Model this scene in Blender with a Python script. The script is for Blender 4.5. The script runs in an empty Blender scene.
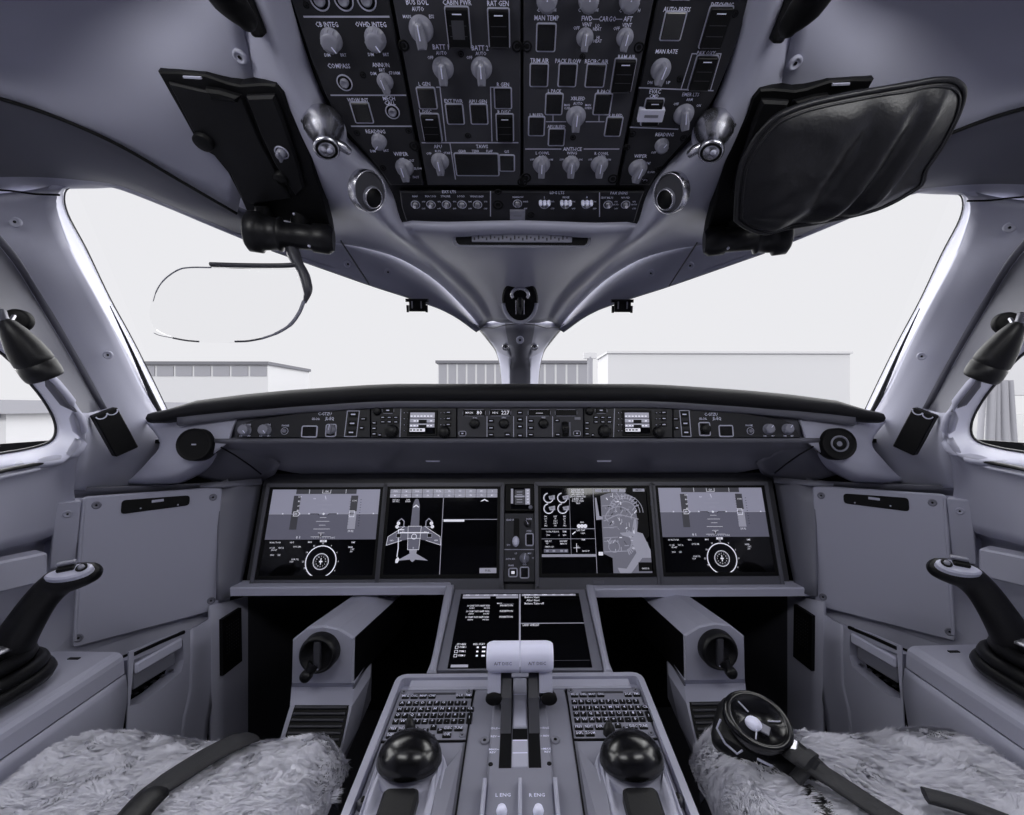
import bpy, math, random
from mathutils import Vector as V, Matrix, noise
from mathutils.geometry import tessellate_polygon
random.seed(7)
SC = bpy.context.scene
COL = SC.collection
FP, U0, V0, H = 470.0, 527.0, 407.5, 1.15      # focal length (px), principal point, eye height above the floor
TH = math.atan(7/470)
EYE = V((0, 0, H))

def ray(u, v):
    cx, cz = (u-U0)/FP, (V0-v)/FP
    d = V((math.sin(TH)+cx*math.cos(TH), math.cos(TH)-cx*math.sin(TH), cz))
    return d/d.y
def P(u, v, Y): return EYE + ray(u, v)*Y
def PX(u, v, X):
    d = ray(u, v); return EYE + d*(X/d.x)
def PZ(u, v, Z):
    d = ray(u, v); return EYE + d*(Z/d.z)
def mir(p, s=1): return V((p[0]*s, p[1], p[2]))
def px(n, Y): return n*Y/FP

# ---------------------------------------------------------------- materials
MATS = {}
def mat(name, col, rough=.5, metal=0, emit=0, spec=.5, bump=0, bscale=400, var=0, coat=0, sheen=0):
    m = bpy.data.materials.new(name); m.use_nodes = True
    nt = m.node_tree; b = nt.nodes['Principled BSDF']
    if not hasattr(col, '__len__'): col = (col*.97, col*.98, col*1.22)
    c4 = (*col, 1)
    b.inputs['Base Color'].default_value = c4
    b.inputs['Roughness'].default_value = rough; b.inputs['Metallic'].default_value = metal
    b.inputs['Specular IOR Level'].default_value = spec
    if coat: b.inputs['Coat Weight'].default_value = coat
    if sheen: b.inputs['Sheen Weight'].default_value = sheen
    if emit:
        b.inputs['Emission Color'].default_value = c4; b.inputs['Emission Strength'].default_value = emit
    if bump or var:
        tc = nt.nodes.new('ShaderNodeTexCoord'); nz = nt.nodes.new('ShaderNodeTexNoise')
        nz.inputs['Scale'].default_value = bscale; nz.inputs['Detail'].default_value = 3
        nt.links.new(tc.outputs['Object'], nz.inputs['Vector'])
        if bump:
            bp = nt.nodes.new('ShaderNodeBump'); bp.inputs['Strength'].default_value = bump; bp.inputs['Distance'].default_value = .002
            nt.links.new(nz.outputs['Fac'], bp.inputs['Height']); nt.links.new(bp.outputs['Normal'], b.inputs['Normal'])
        if var:
            mx = nt.nodes.new('ShaderNodeMix'); mx.data_type = 'RGBA'
            mx.inputs[6].default_value = tuple(c*(1-var) for c in col)+(1,); mx.inputs[7].default_value = tuple(c*(1+var) for c in col)+(1,)
            nt.links.new(nz.outputs['Fac'], mx.inputs[0]); nt.links.new(mx.outputs[2], b.inputs['Base Color'])
    MATS[name] = m; return m
mat('liner', .38, .55, bump=.06, bscale=900)
mat('reveal', .55, .5)
mat('rim', .42, .32)
mat('shell', .41, .5, bump=.06, bscale=900)
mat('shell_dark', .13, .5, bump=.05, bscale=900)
mat('console', .43, .5, bump=.06, bscale=900)
mat('grey', .20, .45); mat('grey_mid', .12, .45); mat('grey_dark', .045, .45)
mat('bezel', .10, .45); mat('hood', .010, .6, spec=.25, bump=.1, bscale=700)
mat('panel', .020, .45, spec=.3, bump=.05, bscale=1200); mat('panel_mid', .042, .5, spec=.35, bump=.05, bscale=1200); mat('panel_light', .24, .5, bump=.04, bscale=1200)
mat('black', .003, .5, spec=.2); mat('black_gloss', .003, .22, spec=.6); mat('black_rubber', .006, .42, spec=.35, bump=.1, bscale=300)
mat('knob', .24, .35); mat('knob_dark', .02, .4)
mat('print', .88, .6); mat('frame_line', .52, .5); mat('ivory', .88, .35); mat('paper', .6, .7)
mat('chrome', (.62,.62,.67), .27, metal=1); mat('metal', (.38,.38,.42), .32, metal=1)
mat('leather', .012, .40, bump=.2, bscale=260, var=.25, spec=.45)
mat('webbing', .018, .6, bump=.5, bscale=900, var=.3)
mat('fleece', (.72,.72,.80), .95, sheen=.2)
mat('screen', (.003,.003,.004), .05, spec=.35); mat('hud', .006, .5, spec=.25)
mat('s_white', (.55,.55,.62), .5, emit=.9); mat('s_grey', (.30,.30,.37), .5, emit=.55); mat('s_sky', (.22,.22,.29), .4, emit=.75)
mat('s_ground', (.075,.075,.105), .4, emit=.9); mat('s_map', (.2,.2,.25), .4, emit=1.0); mat('s_chart', (.10,.10,.13), .4, emit=.95); mat('s_dim', (.04,.04,.05), .4, emit=.6)
mat('seal', .01, .5)
mat('b_pale', (.52,.52,.54), .9); mat('b_grey', (.27,.27,.30), .9); mat('b_dark', (.14,.14,.16), .9); mat('tarmac', (.22,.22,.23), .9)
def glass(name, tint=.97, k=.06):
    m = bpy.data.materials.new(name); m.use_nodes = True; nt = m.node_tree; nt.nodes.clear()
    o = nt.nodes.new('ShaderNodeOutputMaterial'); t = nt.nodes.new('ShaderNodeBsdfTransparent'); g = nt.nodes.new('ShaderNodeBsdfGlossy')
    mx = nt.nodes.new('ShaderNodeMixShader'); fr = nt.nodes.new('ShaderNodeLayerWeight')
    fr.inputs['Blend'].default_value = k; t.inputs['Color'].default_value = (tint, tint, tint, 1); g.inputs['Roughness'].default_value = .02
    nt.links.new(fr.outputs['Fresnel'], mx.inputs[0]); nt.links.new(t.outputs[0], mx.inputs[1]); nt.links.new(g.outputs[0], mx.inputs[2])
    nt.links.new(mx.outputs[0], o.inputs[0]); MATS[name] = m
glass('glass', .99, .02); glass('glass_clear', .985, .03)

# ---------------------------------------------------------------- mesh builder
class MB:
    def __init__(s, m='grey'): s.v, s.f, s.m, s.s, s.dm = [], [], [], [], m
    def add(s, vs, fs, m=None, sm=False):
        b = len(s.v); s.v.extend(tuple(p) for p in vs)
        for f in fs: s.f.append(tuple(i+b for i in f)); s.m.append(m or s.dm); s.s.append(sm)
    def build(s, name, parent=None, thick=0, fixn=True, inward=None, bev=0):
        me = bpy.data.meshes.new(name); me.from_pydata(s.v, [], s.f)
        names = list(dict.fromkeys(s.m))
        for n in names: me.materials.append(MATS[n])
        for p, n, sm in zip(me.polygons, s.m, s.s): p.material_index = names.index(n); p.use_smooth = sm
        import bmesh
        bm = bmesh.new(); bm.from_mesh(me)
        if thick or inward is not None:
            bmesh.ops.remove_doubles(bm, verts=bm.verts, dist=1e-5)
            bmesh.ops.recalc_face_normals(bm, faces=bm.faces)
            # every connected sheet looks toward the cabin point
            bm.normal_update(); seen = set(); c = V(inward or (0, .5, H))
            for f0 in bm.faces:
                if f0.index in seen: continue
                st, isl = [f0], []; seen.add(f0.index)
                while st:
                    f = st.pop(); isl.append(f)
                    for e in f.edges:
                        for g in e.link_faces:
                            if g.index not in seen: seen.add(g.index); st.append(g)
                if sum(f.normal.dot(c-f.calc_center_median())*f.calc_area() for f in isl) < 0:
                    for f in isl: f.normal_flip()
        elif fixn: bmesh.ops.recalc_face_normals(bm, faces=bm.faces)
        bm.to_mesh(me); bm.free()
        o = bpy.data.objects.new(name, me); COL.objects.link(o)
        if parent is not None: o.parent = parent; o.matrix_parent_inverse = Matrix.Translation(-parent.location)
        if thick:
            md = o.modifiers.new('t', 'SOLIDIFY'); md.thickness = thick; md.offset = -1; md.use_rim = True
        return o
def isl(mb, name, parent=None, **k):
    """one object for every separate piece of the builder"""
    n = len(mb.v); par = list(range(n))
    def find(i):
        while par[i] != i: par[i] = par[par[i]]; i = par[i]
        return i
    for f in mb.f:
        a = find(f[0])
        for q in f[1:]: par[find(q)] = a
    gr = {}
    for f, m_, s_ in zip(mb.f, mb.m, mb.s): gr.setdefault(find(f[0]), []).append((f, m_, s_))
    out = []
    for fs in gr.values():
        q = MB(mb.dm); ids = sorted({i for f, _, _ in fs for i in f}); mp = {i: j for j, i in enumerate(ids)}
        q.v = [mb.v[i] for i in ids]; q.f = [tuple(mp[i] for i in f) for f, _, _ in fs]; q.m = [x[1] for x in fs]; q.s = [x[2] for x in fs]
        out.append(q.build(name, parent, **k))
    return out
def tag(o, label=None, cat=None, group=None, kind=None):
    if label: o['label'] = label
    if cat: o['category'] = cat
    if group: o['group'] = group
    if kind: o['kind'] = kind
    return o
def thing(name, label, cat, loc, group=None):
    o = bpy.data.objects.new(name, None); COL.objects.link(o); o.location = V(loc); o.empty_display_size = .05
    return tag(o, label, cat, group)
def struct(name, mb, **k): return tag(mb.build(name, **k), kind='structure')

# ---------------------------------------------------------------- frames and primitives
class Fr:
    def __init__(s, o, x, y):
        s.o = V(o); s.x = V(x).normalized(); y = V(y); s.y = (y-s.x*y.dot(s.x)).normalized(); s.n = s.x.cross(s.y)
    def pt(s, a, b, c=0): return s.o+s.x*a+s.y*b+s.n*c
    def hit(s, u, v, c=0):
        d = ray(u, v); t = (s.o+s.n*c-EYE).dot(s.n)/d.dot(s.n); q = EYE+d*t-s.o
        return q.dot(s.x), q.dot(s.y)
    def depth(s, u, v):
        a, b = s.hit(u, v); return s.pt(a, b).y
    def at(s, a, b, c=0, rot=0):
        f = Fr(s.pt(a, b, c), s.x, s.y)
        if rot:
            f.x, f.y = s.x*math.cos(rot)+s.y*math.sin(rot), s.y*math.cos(rot)-s.x*math.sin(rot)
        return f
def fr3(o, px_, py_):  # frame with origin o, x toward px_, y toward py_
    return Fr(o, V(px_)-V(o), V(py_)-V(o))
def rrect(a0, a1, b0, b1, r=0, seg=3):
    if r <= 0: return [(a0, b0), (a1, b0), (a1, b1), (a0, b1)]
    r = min(r, abs(a1-a0)/2.01, abs(b1-b0)/2.01); out = []
    for cx, cy, t0 in ((a1-r, b0+r, -90), (a1-r, b1-r, 0), (a0+r, b1-r, 90), (a0+r, b0+r, 180)):
        for i in range(seg+1):
            t = math.radians(t0+90*i/seg); out.append((cx+r*math.cos(t), cy+r*math.sin(t)))
    return out
def inset(out, d):
    n = len(out); A = sum(out[i][0]*out[(i+1) % n][1]-out[(i+1) % n][0]*out[i][1] for i in range(n)); sg = 1 if A > 0 else -1
    r = []
    for i in range(n):
        p0, p1, p2 = V(out[i-1]), V(out[i]), V(out[(i+1) % n])
        e1, e2 = (p1-p0), (p2-p1)
        if e1.length < 1e-9 or e2.length < 1e-9: r.append(tuple(p1)); continue
        e1.normalize(); e2.normalize(); n1 = V((-e1.y, e1.x))*sg; n2 = V((-e2.y, e2.x))*sg
        m = n1+n2
        if m.length < 1e-6: m = n1
        m.normalize(); k = min(2.5, 1/max(.3, m.dot(n1))); r.append(tuple(p1+m*d*k))
    return r
def poly_faces(out, idx):
    t = tessellate_polygon([[V((p[0], p[1], 0)) for p in out]])
    return [tuple(idx[i] for i in f) for f in t]
def prism(m, F, out, c0, c1, bev=0, mt=None, sm=False, cap=True):
    n = len(out); layers = [(c0, out)]
    if bev: layers += [(c1-bev if c1 > c0 else c1+bev, out), (c1, inset(out, bev))]
    else: layers += [(c1, out)]
    vs, fs = [], []
    for c, o in layers: vs += [F.pt(a, b, c) for a, b in o]
    for L in range(len(layers)-1):
        for i in range(n):
            j = (i+1) % n; fs.append((L*n+i, L*n+j, (L+1)*n+j, (L+1)*n+i))
    conv = n <= 4
    if cap:
        for L in (0, len(layers)-1):
            idx = [L*n+i for i in range(n)]
            fs += [tuple(idx)] if conv else poly_faces(layers[L][1], idx)
    m.add(vs, fs, mt, sm)
def box(m, F, a0, a1, b0, b1, c0, c1, r=0, bev=0, mt=None): prism(m, F, rrect(a0, a1, b0, b1, r), c0, c1, bev, mt)
def ring(m, F, out, w, c0, c1, mt=None):
    i_ = inset(out, w); n = len(out); vs = []; fs = []
    for c, o in ((c0, out), (c1, out), (c1, i_), (c0, i_)): vs += [F.pt(a, b, c) for a, b in o]
    for L in range(4):
        for i in range(n):
            j = (i+1) % n; K = (L+1) % 4; fs.append((L*n+i, L*n+j, K*n+j, K*n+i))
    m.add(vs, fs, mt)
def lathe(m, F, a, b, prof, seg=24, mt=None, sm=True, sx=1, sy=1):
    vs, fs = [], []
    for r, c in prof:
        for i in range(seg):
            t = 2*math.pi*i/seg; vs.append(F.pt(a+r*sx*math.cos(t), b+r*sy*math.sin(t), c))
    for L in range(len(prof)-1):
        for i in range(seg):
            j = (i+1) % seg; fs.append((L*seg+i, L*seg+j, (L+1)*seg+j, (L+1)*seg+i))
    m.add(vs, fs, mt, sm)
    n = len(prof)-1
    for L in (0, n):
        if prof[L][0] > 1e-6: m.add([vs[L*seg+i] for i in range(seg)], [tuple(range(seg))], mt, False)
def axfr(p, q):  # frame at p whose normal points to q
    n = (V(q)-V(p)).normalized(); up = V((0, 0, 1)) if abs(n.z) < .95 else V((0, 1, 0))
    x = up.cross(n).normalized(); y = n.cross(x)
    return Fr(p, x, y)
def crom(pts, k):
    pts = [V(p) for p in pts]; n = len(pts); out = []
    for i in range(n-1):
        p0 = pts[i-1] if i else pts[0]*2-pts[1]; p1, p2 = pts[i], pts[i+1]; p3 = pts[i+2] if i+2 < n else pts[-1]*2-pts[-2]
        for j in range(k):
            t = j/k; out.append(.5*((2*p1)+(p2-p0)*t+(2*p0-5*p1+4*p2-p3)*t*t+(3*p1-p0-3*p2+p3)*t**3))
    out.append(pts[-1]); return out
def tube(m, pts, r, seg=8, mt=None, closed=False, sm=True, flat=1, upv=None):
    pts = [V(p) for p in pts]; n = len(pts); rs = r if hasattr(r, '__len__') else [r]*n
    vs, fs = [], []; up = None
    for i in range(n):
        a = pts[i-1] if (i or closed) else pts[0]; b = pts[(i+1) % n] if (i < n-1 or closed) else pts[-1]
        d = (b-a).normalized()
        if up is None: up = V(upv) if upv else (V((0, 0, 1)) if abs(d.z) < .9 else V((1, 0, 0)))
        x = up.cross(d)
        if x.length < 1e-6: x = V((1, 0, 0)).cross(d)
        x.normalize(); y = d.cross(x); up = V(upv) if upv else y
        for k in range(seg):
            t = 2*math.pi*k/seg; vs.append(pts[i]+x*rs[i]*math.cos(t)+y*rs[i]*flat*math.sin(t))
    for i in range(n if closed else n-1):
        j = (i+1) % n
        for k in range(seg):
            l = (k+1) % seg; fs.append((i*seg+k, i*seg+l, j*seg+l, j*seg+k))
    m.add(vs, fs, mt, sm)
    if not closed: m.add([vs[k] for k in range(seg)], [tuple(range(seg))], mt); m.add([vs[(n-1)*seg+k] for k in range(seg)], [tuple(range(seg))], mt)
def grid(m, rows, ku=4, kv=4, mt=None, s=1, sm=True, smooth_v=True, disp=None):
    R = [crom(r, ku) if ku > 1 else [V(p) for p in r] for r in rows]
    nc = len(R[0])
    if kv > 1:
        cols = [crom([R[i][c] for i in range(len(R))], kv) for c in range(nc)]
        R = [[cols[c][i] for c in range(nc)] for i in range(len(cols[0]))]
    if disp: R = [[disp(p) for p in r] for r in R]
    vs = [mir(p, s) for r in R for p in r]; n = len(R)
    fs = [(i*nc+j, i*nc+j+1, (i+1)*nc+j+1, (i+1)*nc+j) for i in range(n-1) for j in range(nc-1)]
    m.add(vs, fs, mt, sm)
_tc = {}
def text2d(s):
    if s not in _tc:
        cu = bpy.data.curves.new('t', 'FONT'); cu.body = s; cu.size = 1; cu.align_x = 'CENTER'; cu.align_y = 'CENTER'; cu.resolution_u = 1; cu.offset = .012
        o = bpy.data.objects.new('t', cu); COL.objects.link(o)
        me = bpy.data.meshes.new_from_object(o.evaluated_get(bpy.context.evaluated_depsgraph_get()))
        _tc[s] = ([tuple(v.co) for v in me.vertices], [tuple(p.vertices) for p in me.polygons])
        bpy.data.objects.remove(o); bpy.data.curves.remove(cu); bpy.data.meshes.remove(me)
    return _tc[s]
def text(m, F, a, b, h, s, c=.0006, mt='print', wide=1):
    """cap height h, centred"""
    vs, fs = text2d(s); k = h/.7
    m.add([F.pt(a+x*k*wide, b+y*k, c) for x, y, z in vs], fs, mt)
def seg(m, F, pts, w, c=.0006, mt='print', closed=False):
    """flat printed line through local points"""
    n = len(pts)
    for i in range(n if closed else n-1):
        p, q = V(pts[i]), V(pts[(i+1) % n]); d = q-p
        if d.length < 1e-7: continue
        d.normalize(); nn = V((-d.y, d.x))*w/2; p = p-d*w*.3; q = q+d*w*.3
        m.add([F.pt(*(p-nn), c), F.pt(*(q-nn), c), F.pt(*(q+nn), c), F.pt(*(p+nn), c)], [(0, 1, 2, 3)], mt)
def rectf(m, F, a0, a1, b0, b1, c=.0006, mt='print'):
    m.add([F.pt(a0, b0, c), F.pt(a1, b0, c), F.pt(a1, b1, c), F.pt(a0, b1, c)], [(0, 1, 2, 3)], mt)
def disc(m, F, a, b, r, c=.0006, mt='print', n=16, sx=1):
    m.add([F.pt(a+r*sx*math.cos(2*math.pi*i/n), b+r*math.sin(2*math.pi*i/n), c) for i in range(n)], [tuple(range(n))], mt)
def arc(m, F, a, b, r, w, t0, t1, c=.0006, mt='print', n=24):
    seg(m, F, [(a+r*math.cos(math.radians(t0+(t1-t0)*i/n)), b+r*math.sin(math.radians(t0+(t1-t0)*i/n))) for i in range(n+1)], w, c, mt)
def facing(c, n, up=(0, 0, 1)):
    n = V(n).normalized(); x = V(up).cross(n)
    if x.length < 1e-4: x = V((1, 0, 0))
    x.normalize(); return Fr(c, x, n.cross(x))
def screw(parent, p, n, r=.006, mt='grey', name='screw'):
    F = facing(p, n); m = MB(mt)
    lathe(m, F, 0, 0, [(r, -.002), (r, .0012), (r*.8, .002), (r*.62, .002), (r*.55, .0008), (r*.3, .0008)], 20)
    lathe(m, F, 0, 0, [(r*.28, .0008), (r*.28, .0014)], 6, 'black')
    return m.build(name, parent)

# ---------------------------------------------------------------- camera, world, lamps
cd = bpy.data.cameras.new('camera'); cam = bpy.data.objects.new('camera', cd); COL.objects.link(cam)
cam.location = EYE; cam.rotation_euler = (math.radians(90), 0, -TH)
cd.sensor_fit = 'HORIZONTAL'; cd.sensor_width = 36; cd.lens = 36*FP/1024; cd.clip_start = .02
cd.shift_x = -(U0-512)/1024; SC.camera = cam
SC.view_settings.view_transform = 'Standard'; SC.view_settings.look = 'None'; SC.view_settings.exposure = 0; SC.view_settings.gamma = 1
SC.view_settings.use_curve_mapping = False
w = bpy.data.worlds.new('world'); SC.world = w; w.use_nodes = True
w.node_tree.nodes['Background'].inputs[0].default_value = (.965, .965, 1, 1); w.node_tree.nodes['Background'].inputs[1].default_value = .87
def sun(name, d, e, ang, col=(1, 1, 1)):
    l = bpy.data.lights.new(name, 'SUN'); l.energy = e; l.angle = math.radians(ang); l.color = col
    o = bpy.data.objects.new(name, l); COL.objects.link(o); o.rotation_euler = V(d).to_track_quat('-Z', 'Y').to_euler(); return o
def area(name, p, d, e, sx, sy, col=(1, 1, 1)):
    l = bpy.data.lights.new(name, 'AREA'); l.energy = e; l.shape = 'RECTANGLE'; l.size = sx; l.size_y = sy; l.color = col
    o = bpy.data.objects.new(name, l); COL.objects.link(o); o.location = p; o.rotation_euler = V(d).to_track_quat('-Z', 'Y').to_euler(); return o
sun('overcast_daylight', (0, -.8, -.6), 3.0, 80)
for sx in (-1, 1): sun('overcast_daylight', (sx*.9, -.25, -.42), 3.2, 60)
for sx in (-1, 1): area('dome_light', (sx*.5, .12, H+.50), (-sx*.2, .8, -.5), 3.4, .5, .25)  # added area lights that brighten the cabin, no lamp fittings behind them
# ================================================================ SHELL
def L(rows): return [[P(*q) for q in r] for r in rows]
BT = [(-90,75,.56),(0,98,.61),(60,118,.63),(120,145,.67),(180,180,.73),(237,213,.79),(280,228,.88),(320,241,.98),(360,247,1.07),(400,259,1.17),(436,281,1.26),(466,310,1.35),(481,328,1.40)]
WT = [(-90,198,.66),(0,190,.75),(40,187,.78),(75,186,.785),(110,187,.8),(160,205,.84),(215,228,.90),(270,250,.97),(335,273,1.075),(375,287,1.15),(415,300,1.235),(452,314,1.315),(478,331,1.385)]
def lerp(a, b, t): return tuple(x+(y-x)*t for x, y in zip(a, b))
cm = MB('liner')
for s in (-1, 1):
    m = cm
    grid(m, L([[(-200,-60,.40),(0,-60,.46),(60,-60,.465),(120,-60,.465),(180,-60,.47),(224,-60,.475)],
      [(-150,0,.50),(0,-15,.53),(60,-18,.54),(120,-20,.53),(180,-15,.52),(232,0,.51)],
      [(-120,50,.56),(0,50,.59),(60,60,.60),(120,70,.60),(185,78,.59),(251,62,.575)],
      [(-110,68,.575),(0,85,.60),(60,102,.62),(120,120,.64),(185,135,.66),(256,105,.62)],
      [(-110,75,.56),(0,98,.61),(60,118,.63),(120,145,.67),(180,180,.73),(237,213,.79)]]), s=-s)
struct('ceiling', cm, thick=.012)
for k, s in ((1, 1), (2, -1)):
    # band under the liner, above the windshield
    m = MB('shell_dark'); n = len(BT)
    rows = [[P(u, v-7, y+.012) for u, v, y in BT]]
    rows.append([P(*BT[i])+V((0,.015,0)) for i in range(n)])
    mid = [P(*lerp(BT[i], WT[i], .5))-V((0,0,.006 if i < 7 else 0)) for i in range(n)]
    low = [P(*lerp(BT[i], WT[i], .86)) for i in range(n)]
    rows += [mid, low]
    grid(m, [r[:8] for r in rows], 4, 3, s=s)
    grid(m, [r[7:] for r in rows], 4, 3, s=s, mt='shell')
    grid(m, [low, [P(*q) for q in WT], [P(*q)+V((0,.035,.012)) for q in WT]], 4, 3, s=s, mt='shell')
    o = struct('trim_%d' % k, m, thick=.008)
    q = MB('black'); tube(q, [mir(p, s) for p in crom([P(u, v+.8, y-.004) for u, v, y in BT[:6]], 4)], .0026, 6); q.build('seam', o)
    q = MB('black'); tube(q, [mir(p, s) for p in crom([P(-90,186,.66), P(0,190,.748), P(35,194,.768), P(60,195,.78)], 4)], .0016, 6); q.build('pillar_seam', o)
# overhead surround: rim, valley and lip, then the funnel into the centre post
ER = [((284,-60,.46),(258,-60,.455),(234,-60,.46),(226,-60,.47)),
      ((288,-10,.507),(262,-10,.495),(240,-10,.505),(230,-10,.515)),
      ((309,61,.575),(285,64,.560),(264,66,.57),(251,66,.58)),
      ((324,98,.615),(302,105,.60),(278,112,.62),(258,112,.63)),
      ((341,128,.655),(322,138,.635),(292,155,.68),(262,170,.74)),
      ((378,170,.70),(356,182,.685),(322,200,.76),(280,228,.88)),
      ((393,195,.73),(375,210,.715),(350,224,.84),(320,241,.98)),
      ((404,226,.765),(394,234,.765),(378,242,.96),(360,247,1.07)),
      ((430,249,.87),(420,255,.885),(409,258,1.04),(400,259,1.17)),
      ((458,272,1.03),(448,278,1.04),(441,279,1.17),(436,281,1.26)),
      ((481,297,1.18),(472,300,1.19),(468,305,1.29),(466,310,1.35)),
      ((493,321,1.30),(488,322,1.31),(484,325,1.37),(481,328,1.395))]
FC = [(520,226,.765),(520,250,.85),(520,276,.98),(520,300,1.12),(520,323,1.26)]
m = MB('liner')
for s in (-1, 1):   # inside of the recess behind the head-up unit
    grid(m, [[mir(P(*q), s) for q in r] for r in ([(222,-60,.50),(300,-60,.50)],[(228,60,.61),(300,60,.61)],[(225,200,.83),(345,200,.85)],[(237,222,.87),(360,238,1.02)])], 1, 1)
struct('trim_8', m, thick=.005)
m = MB('rim')
for s in (1, -1): grid(m, L(ER), 4, 4, s=s)
for s in (1, -1):
    rows = []
    for a, b in zip(crom([P(*e[0]) for e in ER], 4)[28:], crom([P(*q) for q in FC], 4)):
        rows.append([a, a.lerp(b, .33)+V((0,-.004,-.004)), a.lerp(b, .66)+V((0,-.002,-.002)), V((0, b.y, b.z))])
    grid(m, rows, 5, 1, s=s)
struct('trim_3', m, thick=.01)
# centre post below the seam
m = MB('shell')
for s in (1, -1):
    A = [[(474,322,1.45),(490,310,1.42),(505,306,1.39),(520,304,1.38)],
         [(481,330,1.40),(490,326,1.34),(505,324,1.29),(520,324,1.27)],
         [(489,340,1.43),(497,340,1.40),(508,342,1.35),(520,343,1.33)],
         [(496,350,1.47),(502,354,1.43),(511,358,1.40),(520,359,1.39)],
         [(500,366,1.50),(505,368,1.46),(510,370,1.43),(520,370,1.43)],
         [(502,392,1.53),(507,394,1.49),(510,395,1.46),(520,395,1.46)],
         [(502,420,1.55),(507,420,1.51),(510,420,1.48),(520,420,1.48)]]
    g = L(A)
    for r in g: r[3] = V((0, r[3].y, r[3].z))
    grid(m, [r[:3] for r in g[:4]], 3, 4, s=s, mt='rim'); grid(m, [r[:3] for r in g[3:]], 3, 4, s=s, mt='reveal')
    grid(m, [r[2:] for r in g], 2, 4, s=s, mt='grey')
    # reveal toward the pane
    grid(m, [[r[0] for r in g], [r[0]+V((-.004,.05,0)) for r in g]], 4, 1, s=s, mt='seal')
o = struct('trim_4', m, thick=.008)
for sx in (-1, 1):
    c = P(505.5 if sx < 0 else 534.5, 347, 1.335); screw(o, c, (0,-1,-.3), .010, 'chrome')
screw(o, P(520,340,1.298), (0,-1,-.4), .011, 'reveal')
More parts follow.
